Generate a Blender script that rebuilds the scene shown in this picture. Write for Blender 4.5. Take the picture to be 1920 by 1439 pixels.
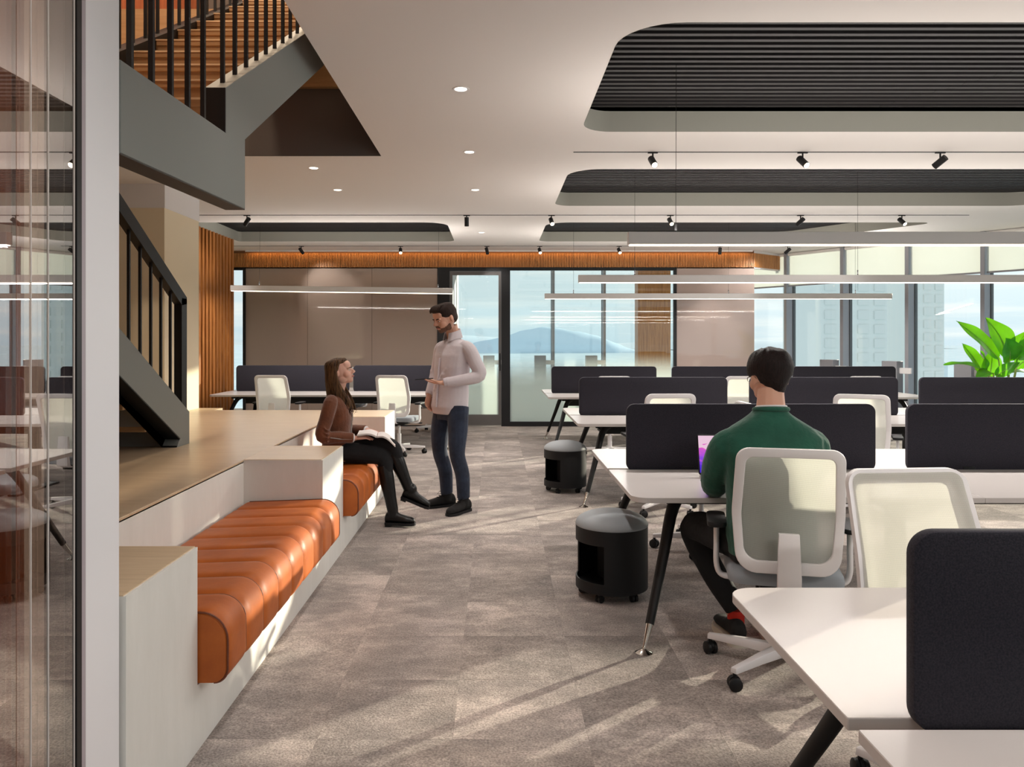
import bpy, bmesh, math, random
from mathutils import Vector, Matrix, Euler, noise

for _o in list(bpy.data.objects):
    bpy.data.objects.remove(_o, do_unlink=True)
random.seed(7)
SC = bpy.context.scene
COL = SC.collection
PI = math.pi
F, VX, VY, H = 1460.0, 930.0, 638.5, 1.47      # focal length in pixels, vanishing point, eye height

def R(d): return math.radians(d)
def srgb(r, g, b):
    def c(u):
        u /= 255.0
        return u / 12.92 if u <= 0.04045 else ((u + 0.055) / 1.055) ** 2.4
    return (c(r), c(g), c(b), 1.0)

# ------------------------------------------------------------------ camera
cam = bpy.data.objects.new('camera', bpy.data.cameras.new('camera'))
COL.objects.link(cam)
cam.location = (0, 0, H)
cam.rotation_euler = (R(90), 0, 0)
cam.data.sensor_fit = 'HORIZONTAL'
cam.data.sensor_width = 36.0
cam.data.lens = F / 1920.0 * 36.0
cam.data.shift_x = (960.0 - VX) / 1920.0
cam.data.shift_y = -(719.5 - VY) / 1920.0
cam.data.clip_start = 0.05
cam.data.clip_end = 40000
SC.camera = cam

# ------------------------------------------------------------------ view and quality
SC.view_settings.view_transform = 'Standard'
SC.view_settings.look = 'None'
SC.view_settings.exposure = 0.45
SC.view_settings.gamma = 1.0
SC.view_settings.use_curve_mapping = False
cy = SC.cycles
cy.use_denoising = True
cy.max_bounces = 10
cy.diffuse_bounces = 5
cy.glossy_bounces = 4
cy.transmission_bounces = 6
cy.transparent_max_bounces = 14
cy.caustics_reflective = False
cy.caustics_refractive = False
cy.sample_clamp_indirect = 4.0

# ------------------------------------------------------------------ light levels
SKY = 1.0            # brightness of the sky
SUN = 6.0            # low warm sun from the right
PEND_UP, PEND_DOWN = 7.5, 12.0
DOWNLIGHT = 32.0
SPOT = 30.0
COVE = 7.0

SUN_DIR = Vector((0.76, 0.65, math.tan(R(10.3)))).normalized()   # towards the sun
w = bpy.data.worlds.new('sky'); SC.world = w; w.use_nodes = True
nt = w.node_tree; N = nt.nodes; L = nt.links
for n in list(N): N.remove(n)
def wn(t, **k):
    n = N.new(t)
    for a, b in k.items(): setattr(n, a, b)
    return n
out = wn('ShaderNodeOutputWorld'); bg = wn('ShaderNodeBackground'); L.new(bg.outputs[0], out.inputs[0])
tc = wn('ShaderNodeTexCoord'); sep = wn('ShaderNodeSeparateXYZ'); L.new(tc.outputs['Generated'], sep.inputs[0])
ramp = wn('ShaderNodeValToRGB'); L.new(sep.outputs['Z'], ramp.inputs[0])
e = ramp.color_ramp.elements
e[0].position = 0.0; e[0].color = srgb(205, 222, 230)
e[1].position = 1.0; e[1].color = srgb(212, 221, 228)
for p, c in ((0.06, srgb(222, 233, 236)), (0.16, srgb(208, 226, 234)), (0.4, srgb(211, 223, 230))):
    k = e.new(p); k.color = c
mp = wn('ShaderNodeMapping'); mp.inputs['Scale'].default_value = (1.2, 1.2, 16.0); L.new(tc.outputs['Generated'], mp.inputs[0])
nz = wn('ShaderNodeTexNoise'); nz.inputs['Scale'].default_value = 3.2; nz.inputs['Detail'].default_value = 7; nz.inputs['Roughness'].default_value = 0.6
L.new(mp.outputs[0], nz.inputs['Vector'])
cr = wn('ShaderNodeValToRGB'); L.new(nz.outputs[0], cr.inputs[0])
cr.color_ramp.elements[0].position = 0.46; cr.color_ramp.elements[0].color = (0, 0, 0, 1)
cr.color_ramp.elements[1].position = 0.66; cr.color_ramp.elements[1].color = (0.75, 0.75, 0.75, 1)
mx = wn('ShaderNodeMix', data_type='RGBA'); L.new(cr.outputs[0], mx.inputs[0]); L.new(ramp.outputs[0], mx.inputs[6])
mx.inputs[7].default_value = srgb(247, 245, 240)
dot = wn('ShaderNodeVectorMath', operation='DOT_PRODUCT'); L.new(tc.outputs['Generated'], dot.inputs[0]); dot.inputs[1].default_value = SUN_DIR
cl = wn('ShaderNodeMath', operation='MAXIMUM'); L.new(dot.outputs['Value'], cl.inputs[0]); cl.inputs[1].default_value = 0.0
pw = wn('ShaderNodeMath', operation='POWER'); L.new(cl.outputs[0], pw.inputs[0]); pw.inputs[1].default_value = 5.0
ma = wn('ShaderNodeMath', operation='MULTIPLY_ADD'); L.new(pw.outputs[0], ma.inputs[0]); ma.inputs[1].default_value = 0.2 * SKY; ma.inputs[2].default_value = 0.84 * SKY
L.new(mx.outputs[2], bg.inputs[0]); L.new(ma.outputs[0], bg.inputs[1])

sun = bpy.data.objects.new('sun', bpy.data.lights.new('sun', 'SUN'))
COL.objects.link(sun)
sun.data.energy = SUN; sun.data.angle = R(0.6); sun.data.color = (1.0, 0.86, 0.68)
sun.rotation_euler = SUN_DIR.to_track_quat('Z', 'Y').to_euler()
sun.location = (30, 26, 8)

# ------------------------------------------------------------------ helpers
def P(x, y, Y):
    "the point at depth Y that the photograph shows at pixel x, y"
    return Vector(((x - VX) / F * Y, Y, H - (y - VY) / F * Y))
def FL(x, y, z=0.0):
    Y = F * (H - z) / (y - VY)
    return P(x, y, Y)

class MB:
    "collects shapes and links them as ONE mesh object"
    def __init__(s): s.v = []; s.f = []; s.m = []; s.mi = 0
    def add(s, vs, fs):
        o = len(s.v); s.v += [Vector(p) for p in vs]
        for f in fs: s.f.append([i + o for i in f]); s.m.append(s.mi)
        return s
    def box(s, x0, x1, y0, y1, z0, z1):
        return s.add([(x0,y0,z0),(x1,y0,z0),(x1,y1,z0),(x0,y1,z0),(x0,y0,z1),(x1,y0,z1),(x1,y1,z1),(x0,y1,z1)],
                     [(0,3,2,1),(4,5,6,7),(0,1,5,4),(1,2,6,5),(2,3,7,6),(3,0,4,7)])
    def obox(s, c, size, rot=None):
        m = rot.to_matrix() if isinstance(rot, Euler) else (rot or Matrix.Identity(3))
        hx, hy, hz = size[0]/2, size[1]/2, size[2]/2
        c = Vector(c)
        vs = [c + m @ Vector(p) for p in [(-hx,-hy,-hz),(hx,-hy,-hz),(hx,hy,-hz),(-hx,hy,-hz),(-hx,-hy,hz),(hx,-hy,hz),(hx,hy,hz),(-hx,hy,hz)]]
        return s.add(vs, [(0,3,2,1),(4,5,6,7),(0,1,5,4),(1,2,6,5),(2,3,7,6),(3,0,4,7)])
    def prism(s, pts, ax, a, b):
        "extrude a polygon along axis ax from a to b; pts in the two other axes in xyz order"
        def mk(p, t): return {'x': (t, p[0], p[1]), 'y': (p[0], t, p[1]), 'z': (p[0], p[1], t)}[ax]
        n = len(pts)
        vs = [mk(p, a) for p in pts] + [mk(p, b) for p in pts]
        fs = [list(range(n))[::-1], list(range(n, 2*n))] + [(i, (i+1) % n, n + (i+1) % n, n + i) for i in range(n)]
        return s.add(vs, fs)
    def loft(s, rings, close=True, caps=True):
        n = len(rings[0]); vs = [p for r in rings for p in r]; fs = []
        for j in range(len(rings) - 1):
            for i in range(n if close else n - 1):
                k = (i + 1) % n
                fs.append((j*n+i, j*n+k, (j+1)*n+k, (j+1)*n+i))
        if caps:
            fs.append(list(range(n))[::-1]); fs.append([(len(rings)-1)*n + i for i in range(n)])
        return s.add(vs, fs)
    def tube(s, path, r, n=10, flat=None, up=None, closed=False):
        "round (or elliptical: flat=(a,b)) sweep along a path; r a number or one per point"
        path = [Vector(p) for p in path]; m = len(path)
        rs = r if isinstance(r, (list, tuple)) else [r] * m
        rings = []; u = None
        for i, p in enumerate(path):
            if closed: t = path[(i+1) % m] - path[i-1]
            else: t = path[min(i+1, m-1)] - path[max(i-1, 0)]
            t.normalize()
            if u is None:
                a = Vector(up) if up else (Vector((0,0,1)) if abs(t.z) < 0.9 else Vector((0,1,0)))
                u = (a - t * a.dot(t)).normalized()
            else:
                u = (u - t * u.dot(t)).normalized()
            v = t.cross(u)
            fa, fb = flat if flat else (1, 1)
            rr = rs[i]
            ra, rb = (rr if isinstance(rr, (list, tuple)) else (rr*fa, rr*fb))
            rings.append([p + u * (math.cos(2*PI*k/n) * ra) + v * (math.sin(2*PI*k/n) * rb) for k in range(n)])
        if closed:
            rings.append(rings[0]); return s.loft(rings, caps=False)
        return s.loft(rings)
    def cyl(s, p0, p1, r0, r1=None, n=16):
        return s.tube([p0, p1], [r0, r0 if r1 is None else r1], n)
    def bar(s, p0, p1, w0, h0, w1=None, h1=None, up=(0,0,1)):
        p0, p1 = Vector(p0), Vector(p1); t = (p1 - p0).normalized(); u = Vector(up); u = (u - t*u.dot(t)).normalized(); v = t.cross(u)
        w1 = w0 if w1 is None else w1; h1 = h0 if h1 is None else h1
        def ring(p, w, h): return [p + v*(a*w/2) + u*(b*h/2) for a, b in ((-1,-1),(1,-1),(1,1),(-1,1))]
        return s.loft([ring(p0, w0, h0), ring(p1, w1, h1)])
    def lathe(s, prof, c=(0,0,0), n=24):
        c = Vector(c)
        return s.loft([[c + Vector((r*math.cos(2*PI*k/n), r*math.sin(2*PI*k/n), z)) for k in range(n)] for r, z in prof])
    def ell(s, c, r, rot=None, n=16, m=10):
        M3 = rot.to_matrix() if isinstance(rot, Euler) else (rot or Matrix.Identity(3)); c = Vector(c); rings = []
        for j in range(m + 1):
            th = 0.02 + (PI - 0.04) * j / m
            rings.append([c + M3 @ Vector((r[0]*math.sin(th)*math.cos(2*PI*k/n), r[1]*math.sin(th)*math.sin(2*PI*k/n), -r[2]*math.cos(th))) for k in range(n)])
        return s.loft(rings)
    def build(s, name, mat, parent=None, bevel=0.0, seg=2, smooth=40, kind=None, label=None, voxel=None, relax=4, subd=0, loc=None):
        me = bpy.data.meshes.new(name)
        bm = bmesh.new()
        vs = [bm.verts.new(p) for p in s.v]
        for f, mi in zip(s.f, s.m):
            try:
                fc = bm.faces.new([vs[i] for i in f]); fc.material_index = mi
            except ValueError: pass
        bmesh.ops.recalc_face_normals(bm, faces=bm.faces)
        if bevel > 0:
            ed = [x for x in bm.edges if len(x.link_faces) == 2 and x.calc_face_angle(0) > R(30)]
            bmesh.ops.bevel(bm, geom=ed, offset=bevel, segments=seg, profile=0.5, affect='EDGES', clamp_overlap=True)
        bm.to_mesh(me); bm.free()
        o = bpy.data.objects.new(name, me); COL.objects.link(o)
        for mt in (mat if isinstance(mat, (list, tuple)) else [mat]): me.materials.append(mt)
        if voxel or subd:
            if voxel:
                md = o.modifiers.new('r', 'REMESH'); md.mode = 'VOXEL'; md.voxel_size = voxel
                if relax:
                    md = o.modifiers.new('s', 'SMOOTH'); md.factor = 0.5; md.iterations = relax
            if subd:
                md = o.modifiers.new('d', 'SUBSURF'); md.levels = subd; md.render_levels = subd
            dg = bpy.context.evaluated_depsgraph_get()
            me2 = bpy.data.meshes.new_from_object(o.evaluated_get(dg)); me2.name = name
            o.modifiers.clear(); o.data = me2; bpy.data.meshes.remove(me); me = me2
            if not me.materials:
                me.materials.append(mat)
            smooth = 180
        if smooth:
            for p in me.polygons: p.use_smooth = True
            if smooth < 180: me.set_sharp_from_angle(angle=R(smooth))
        if parent: o.parent = parent
        if loc: o.location = loc
        if kind: o['kind'] = kind
        if label: o['label'] = label
        return o

def thing(name, label, cat, loc=(0,0,0), rz=0.0, group=None):
    o = bpy.data.objects.new(name, None); COL.objects.link(o)
    o.location = loc; o.rotation_euler = (0, 0, rz); o.empty_display_size = 0.1
    o['label'] = label; o['category'] = cat
    if group: o['group'] = group
    return o
def tag(o, label, cat, group=None):
    o['label'] = label; o['category'] = cat
    if group: o['group'] = group
    return o
def struct(name, loc=(0,0,0), rz=0.0):
    o = bpy.data.objects.new(name, None); COL.objects.link(o); o.location = loc; o.rotation_euler = (0,0,rz); o['kind'] = 'structure'
    return o
CHILD = {}
def copy_tree(o, parent=None, depth=0):
    c = o.copy(); COL.objects.link(c)
    if parent: c.parent = parent
    for ch in o.children: copy_tree(ch, c, depth + 1)
    return c
def dup(o, label, loc, rz=0.0, group=None):
    c = copy_tree(o); c.location = loc; c.rotation_euler = (0, 0, rz); c['label'] = label
    if group: c['group'] = group
    return c
def rpoly(pts, rad, seg=8):
    "round the corners of a polygon"
    out = []; n = len(pts)
    for i, p in enumerate(pts):
        r = rad[i] if isinstance(rad, (list, tuple)) else rad
        p = Vector((p[0], p[1])); a = Vector(pts[i-1][:2]); b = Vector(pts[(i+1) % n][:2])
        if r <= 0: out.append((p.x, p.y)); continue
        u = (a - p); v = (b - p); lu, lv = u.length, v.length; u.normalize(); v.normalize()
        ang = u.angle(v); d = min(r / math.tan(ang/2), lu*0.49, lv*0.49); r2 = d * math.tan(ang/2)
        c = p + (u + v).normalized() * (r2 / math.sin(ang/2))
        s0 = p + u*d - c; s1 = p + v*d - c
        a0 = math.atan2(s0.y, s0.x); a1 = math.atan2(s1.y, s1.x); da = (a1 - a0 + PI) % (2*PI) - PI
        for k in range(seg + 1):
            t = a0 + da*k/seg; out.append((c.x + r2*math.cos(t), c.y + r2*math.sin(t)))
    return out
def lerp(a, b, t): return a + (b - a)*t
def bez(pts, n):
    "Catmull-Rom through points"
    pts = [Vector(p) for p in pts]; out = []
    q = [pts[0]*2 - pts[1]] + pts + [pts[-1]*2 - pts[-2]]
    for i in range(1, len(q) - 2):
        for k in range(n):
            t = k / n
            out.append(0.5*((2*q[i]) + (q[i+1]-q[i-1])*t + (2*q[i-1]-5*q[i]+4*q[i+1]-q[i+2])*t*t + (3*q[i]-q[i-1]-3*q[i+1]+q[i+2])*t*t*t))
    out.append(pts[-1]); return out

# ------------------------------------------------------------------ materials
def mat(name, col, rough=0.5, metal=0.0, **kw):
    m = bpy.data.materials.new(name); m.use_nodes = True
    b = m.node_tree.nodes['Principled BSDF']
    b.inputs['Base Color'].default_value = col
    b.inputs['Roughness'].default_value = rough
    b.inputs['Metallic'].default_value = metal
    for k, v in kw.items(): b.inputs[k.replace('_', ' ')].default_value = v
    return m
def nodes(m): return m.node_tree.nodes, m.node_tree.links, m.node_tree.nodes['Principled BSDF']
def coords(m, scale=(1,1,1), kind='Object'):
    n, l, b = nodes(m); t = n.new('ShaderNodeTexCoord'); q = n.new('ShaderNodeMapping'); q.inputs['Scale'].default_value = scale
    l.new(t.outputs[kind], q.inputs[0]); return q.outputs[0]
def world_coords(m, scale=(1,1,1)):
    n, l, b = nodes(m); t = n.new('ShaderNodeNewGeometry'); q = n.new('ShaderNodeMapping'); q.inputs['Scale'].default_value = scale
    l.new(t.outputs['Position'], q.inputs[0]); return q.outputs[0]
def noisy(m, vec, c0, c1, scale=5, detail=4, rough=0.6, p0=0.35, p1=0.65, bump=0.0, bdist=0.01):
    n, l, b = nodes(m); z = n.new('ShaderNodeTexNoise'); z.inputs['Scale'].default_value = scale; z.inputs['Detail'].default_value = detail; z.inputs['Roughness'].default_value = rough
    l.new(vec, z.inputs['Vector']); r = n.new('ShaderNodeValToRGB'); l.new(z.outputs[0], r.inputs[0])
    r.color_ramp.elements[0].position = p0; r.color_ramp.elements[0].color = c0
    r.color_ramp.elements[1].position = p1; r.color_ramp.elements[1].color = c1
    l.new(r.outputs[0], b.inputs['Base Color'])
    if bump:
        q = n.new('ShaderNodeBump'); q.inputs['Strength'].default_value = bump; q.inputs['Distance'].default_value = bdist
        l.new(z.outputs[0], q.inputs['Height']); l.new(q.outputs[0], b.inputs['Normal'])
    return m
def bumpy(m, vec, scale, strength, dist=0.002, detail=2):
    n, l, b = nodes(m); z = n.new('ShaderNodeTexNoise'); z.inputs['Scale'].default_value = scale; z.inputs['Detail'].default_value = detail
    l.new(vec, z.inputs['Vector']); q = n.new('ShaderNodeBump'); q.inputs['Strength'].default_value = strength; q.inputs['Distance'].default_value = dist
    l.new(z.outputs[0], q.inputs['Height']); l.new(q.outputs[0], b.inputs['Normal']); return m
def emit(name, col, s):
    m = bpy.data.materials.new(name); m.use_nodes = True; n = m.node_tree.nodes; n.clear()
    o = n.new('ShaderNodeOutputMaterial'); e = n.new('ShaderNodeEmission'); e.inputs[0].default_value = col; e.inputs[1].default_value = s
    m.node_tree.links.new(e.outputs[0], o.inputs[0]); return m
def glass(name, tint=(1,1,1,1), refl=0.06, grazing=0.9, rough=0.0, frost=None):
    "thin pane: transparent, mirrored more at grazing angles; frost=(z_low, z_high) fades a frosted film out with height"
    m = bpy.data.materials.new(name); m.use_nodes = True; n = m.node_tree.nodes; l = m.node_tree.links; n.clear()
    o = n.new('ShaderNodeOutputMaterial'); t = n.new('ShaderNodeBsdfTransparent'); t.inputs[0].default_value = tint
    g = n.new('ShaderNodeBsdfGlossy'); g.inputs['Roughness'].default_value = rough
    lw = n.new('ShaderNodeLayerWeight'); lw.inputs[0].default_value = 0.5
    p = n.new('ShaderNodeMath'); p.operation = 'POWER'; l.new(lw.outputs['Facing'], p.inputs[0]); p.inputs[1].default_value = 3.0
    q = n.new('ShaderNodeMath'); q.operation = 'MULTIPLY_ADD'; l.new(p.outputs[0], q.inputs[0]); q.inputs[1].default_value = grazing - refl; q.inputs[2].default_value = refl
    base = t.outputs[0]
    if frost:
        ge = n.new('ShaderNodeNewGeometry'); sx = n.new('ShaderNodeSeparateXYZ'); l.new(ge.outputs['Position'], sx.inputs[0])
        mr = n.new('ShaderNodeMapRange'); l.new(sx.outputs['Z'], mr.inputs[0]); mr.inputs[1].default_value = frost[0]; mr.inputs[2].default_value = frost[1]
        mr.inputs[3].default_value = 0.96; mr.inputs[4].default_value = 0.0; mr.interpolation_type = 'SMOOTHSTEP'
        tr = n.new('ShaderNodeBsdfTranslucent'); tr.inputs[0].default_value = srgb(236, 246, 242)
        df = n.new('ShaderNodeBsdfDiffuse'); df.inputs[0].default_value = srgb(225, 236, 232)
        m0 = n.new('ShaderNodeMixShader'); m0.inputs[0].default_value = 0.35; l.new(tr.outputs[0], m0.inputs[1]); l.new(df.outputs[0], m0.inputs[2])
        m1 = n.new('ShaderNodeMixShader'); l.new(mr.outputs[0], m1.inputs[0]); l.new(base, m1.inputs[1]); l.new(m0.outputs[0], m1.inputs[2]); base = m1.outputs[0]
    x = n.new('ShaderNodeMixShader'); l.new(q.outputs[0], x.inputs[0]); l.new(base, x.inputs[1]); l.new(g.outputs[0], x.inputs[2]); l.new(x.outputs[0], o.inputs[0])
    return m

M = {}
M['ceiling'] = mat('ceiling_paint', srgb(226, 222, 219), 0.9)
M['plaster'] = mat('white_plaster', srgb(232, 230, 231), 0.85)
M['beige'] = mat('beige_paint', srgb(234, 221, 194), 0.85)
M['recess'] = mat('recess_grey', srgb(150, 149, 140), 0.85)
M['slat_black'] = mat('black_slat', srgb(26, 23, 25), 0.6)
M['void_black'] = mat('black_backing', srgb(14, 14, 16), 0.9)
M['black_metal'] = mat('black_metal', srgb(10, 10, 12), 0.5, 0.0, Specular_IOR_Level=0.35)
M['frame_black'] = mat('black_frame', srgb(27, 27, 29), 0.4, 0.0, Specular_IOR_Level=0.35)
m = mat('grey_stair_steel', srgb(126, 128, 124), 0.55); M['steel_grey'] = m
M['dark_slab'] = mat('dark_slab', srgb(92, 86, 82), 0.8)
m = mat('microcement', srgb(226, 224, 217), 0.55); noisy(m, coords(m, (3, 3, 0.7)), srgb(221, 220, 214), srgb(230, 229, 224), 2.2, 6, 0.7, 0.3, 0.7, 0.05); M['cement'] = m
def wood(name, c0, c1, c2, sc, rough=0.45, scale=6):
    m = mat(name, c1, rough); n, l, b = nodes(m); v = coords(m, sc)
    z = n.new('ShaderNodeTexNoise'); z.inputs['Scale'].default_value = scale; z.inputs['Detail'].default_value = 8; z.inputs['Roughness'].default_value = 0.62; z.inputs['Distortion'].default_value = 0.4
    l.new(v, z.inputs['Vector']); r = n.new('ShaderNodeValToRGB'); l.new(z.outputs[0], r.inputs[0])
    e = r.color_ramp.elements; e[0].position = 0.3; e[0].color = c0; e[1].position = 0.72; e[1].color = c2; k = e.new(0.5); k.color = c1
    oi = n.new('ShaderNodeObjectInfo'); h = n.new('ShaderNodeHueSaturation'); mr = n.new('ShaderNodeMapRange'); l.new(oi.outputs['Random'], mr.inputs[0]); mr.inputs[3].default_value = 0.88; mr.inputs[4].default_value = 1.12
    l.new(mr.outputs[0], h.inputs['Value']); l.new(r.outputs[0], h.inputs['Color']); l.new(h.outputs[0], b.inputs['Base Color'])
    q = n.new('ShaderNodeBump'); q.inputs['Strength'].default_value = 0.08; q.inputs['Distance'].default_value = 0.002; l.new(z.outputs[0], q.inputs['Height']); l.new(q.outputs[0], b.inputs['Normal'])
    return m
M['oak_top'] = wood('pale_oak_top', srgb(204, 178, 144), srgb(216, 191, 158), srgb(226, 204, 172), (0.5, 7, 7), 0.30)
M['oak_slat'] = wood('oak_slat', srgb(150, 96, 48), srgb(178, 120, 66), srgb(198, 142, 86), (9, 9, 0.5), 0.45)
M['walnut_slat'] = wood('warm_wall_slat', srgb(120, 70, 30), srgb(158, 98, 46), srgb(184, 122, 64), (9, 9, 0.5), 0.4)
M['tread'] = wood('stair_tread_wood', srgb(154, 120, 84), srgb(164, 130, 93), srgb(174, 139, 101), (0.6, 7, 7), 0.4)
M['wood_wall'] = wood('brown_wood_wall', srgb(112, 58, 34), srgb(142, 76, 44), srgb(160, 92, 56), (7, 7, 0.4), 0.5)
M['taupe'] = mat('taupe_glass', srgb(172, 154, 142), 0.04, 0.0, Specular_IOR_Level=0.75)
M['taupe_light'] = mat('taupe_glass_light', srgb(186, 168, 160), 0.04, 0.0, Specular_IOR_Level=0.75)
m = mat('tan_leather', srgb(176, 90, 34), 0.46, 0.0, Specular_IOR_Level=0.35)
noisy(m, coords(m, (1, 1, 1)), srgb(158, 78, 26), srgb(190, 102, 40), 5, 5, 0.6, 0.3, 0.72); M['leather'] = m
n, l, b = nodes(m); z = n.new('ShaderNodeTexNoise'); z.inputs['Scale'].default_value = 14; z.inputs['Detail'].default_value = 6
l.new(coords(m), z.inputs['Vector']); q = n.new('ShaderNodeBump'); q.inputs['Strength'].default_value = 0.16; q.inputs['Distance'].default_value = 0.012; l.new(z.outputs[0], q.inputs['Height']); l.new(q.outputs[0], b.inputs['Normal'])
M['leather_dark'] = mat('leather_piping', srgb(104, 48, 20), 0.5)
M['desk'] = mat('white_desk_laminate', srgb(196, 190, 187), 0.28, 0.0, Specular_IOR_Level=0.45)
M['desk_edge'] = M['desk']
m = mat('charcoal_felt', srgb(44, 42, 49), 0.95, 0.0, Sheen_Weight=0.06, Specular_IOR_Level=0.2); noisy(m, coords(m), srgb(36, 35, 42), srgb(54, 52, 60), 260, 2, 0.6, 0.3, 0.7, 0.25, 0.002); M['felt'] = m
M['white_plastic'] = mat('white_plastic', srgb(226, 223, 224), 0.42)
M['black_plastic'] = mat('black_plastic', srgb(17, 17, 19), 0.5, 0.0, Specular_IOR_Level=0.35)
M['chrome'] = mat('chrome', srgb(220, 216, 210), 0.12, 1.0)
m = mat('grey_seat_fabric', srgb(142, 148, 154), 0.9); bumpy(m, coords(m), 300, 0.2); M['seat_grey'] = m
m = mat('dark_grey_fabric', srgb(164, 170, 174), 0.6); bumpy(m, coords(m), 250, 0.15); M['pouf_top'] = m
M['pouf_shell'] = mat('black_pouf_shell', srgb(17, 17, 19), 0.5, 0.0, Specular_IOR_Level=0.35)
M['alu'] = mat('pale_powder_coat', srgb(226, 223, 221), 0.45)
M['mullion'] = mat('grey_mullion', srgb(150, 151, 158), 0.45, 0.2)
M['mullion_dark'] = mat('dark_mullion', srgb(70, 72, 74), 0.5)

M['led'] = emit('warm_led', (1.0, 0.86, 0.68, 1), 4.0)
M['lamp_warm'] = emit('warm_lamp', (1.0, 0.80, 0.52, 1), 14.0)
M['lamp_disc'] = emit('downlight_lamp', (1.0, 0.88, 0.72, 1), 5.0)
M['glass_ext'] = glass('facade_glass', (0.94, 0.97, 0.97, 1), 0.03, 0.55)
M['glass_frost'] = glass('partition_glass', (0.95, 0.985, 0.98, 1), 0.05, 0.6, 0.0, (0.55, 1.28))
M['glass_mirror'] = glass('reflective_partition_glass', (0.78, 0.72, 0.68, 1), 0.36, 1.35)
def cloth(name, c0, c1, rough=0.85, scale=6, bump=0.3, dist=0.02, sheen=0.1):
    m = mat(name, c0, rough, 0.0, Sheen_Weight=sheen); noisy(m, coords(m), c0, c1, scale, 5, 0.6, 0.3, 0.7, bump, dist); return m

m = mat('blind_fabric', srgb(222, 223, 220), 0.9); n, l, b = nodes(m)
o = n['Material Output']; tr = n.new('ShaderNodeBsdfTranslucent'); tr.inputs[0].default_value = srgb(222, 226, 222)
ms = n.new('ShaderNodeMixShader'); ms.inputs[0].default_value = 0.62; l.new(b.outputs[0], ms.inputs[1]); l.new(tr.outputs[0], ms.inputs[2])
tp = n.new('ShaderNodeBsdfTransparent'); m2 = n.new('ShaderNodeMixShader'); m2.inputs[0].default_value = 0.10; l.new(ms.outputs[0], m2.inputs[1]); l.new(tp.outputs[0], m2.inputs[2]); l.new(m2.outputs[0], o.inputs[0]); M['blind'] = m

def mesh_fabric():
    m = mat('chair_mesh', srgb(208, 207, 200), 0.8); n, l, b = nodes(m); o = n['Material Output']
    tr = n.new('ShaderNodeBsdfTranslucent'); tr.inputs[0].default_value = srgb(216, 216, 206)
    a = n.new('ShaderNodeMixShader'); a.inputs[0].default_value = 0.55; l.new(b.outputs[0], a.inputs[1]); l.new(tr.outputs[0], a.inputs[2])
    t = n.new('ShaderNodeTexCoord'); s = n.new('ShaderNodeSeparateXYZ'); l.new(t.outputs['Object'], s.inputs[0])
    def wave(sock, k):
        q = n.new('ShaderNodeMath'); q.operation = 'MULTIPLY'; l.new(sock, q.inputs[0]); q.inputs[1].default_value = k
        r = n.new('ShaderNodeMath'); r.operation = 'SINE'; l.new(q.outputs[0], r.inputs[0]); return r.outputs[0]
    ad = n.new('ShaderNodeMath'); ad.operation = 'ADD'; l.new(s.outputs['X'], ad.inputs[0]); l.new(s.outputs['Z'], ad.inputs[1])
    sb = n.new('ShaderNodeMath'); sb.operation = 'SUBTRACT'; l.new(s.outputs['X'], sb.inputs[0]); l.new(s.outputs['Z'], sb.inputs[1])
    mu = n.new('ShaderNodeMath'); mu.operation = 'MULTIPLY'; l.new(wave(ad.outputs[0], 1000), mu.inputs[0]); l.new(wave(sb.outputs[0], 1000), mu.inputs[1])
    gt = n.new('ShaderNodeMapRange'); l.new(mu.outputs[0], gt.inputs[0]); gt.inputs[1].default_value = 0.25; gt.inputs[2].default_value = 0.5; gt.inputs[3].default_value = 0.0; gt.inputs[4].default_value = 0.55
    tp = n.new('ShaderNodeBsdfTransparent'); z = n.new('ShaderNodeMixShader'); l.new(gt.outputs[0], z.inputs[0]); l.new(a.outputs[0], z.inputs[1]); l.new(tp.outputs[0], z.inputs[2]); l.new(z.outputs[0], o.inputs[0])
    return m
M['mesh'] = mesh_fabric()

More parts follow.
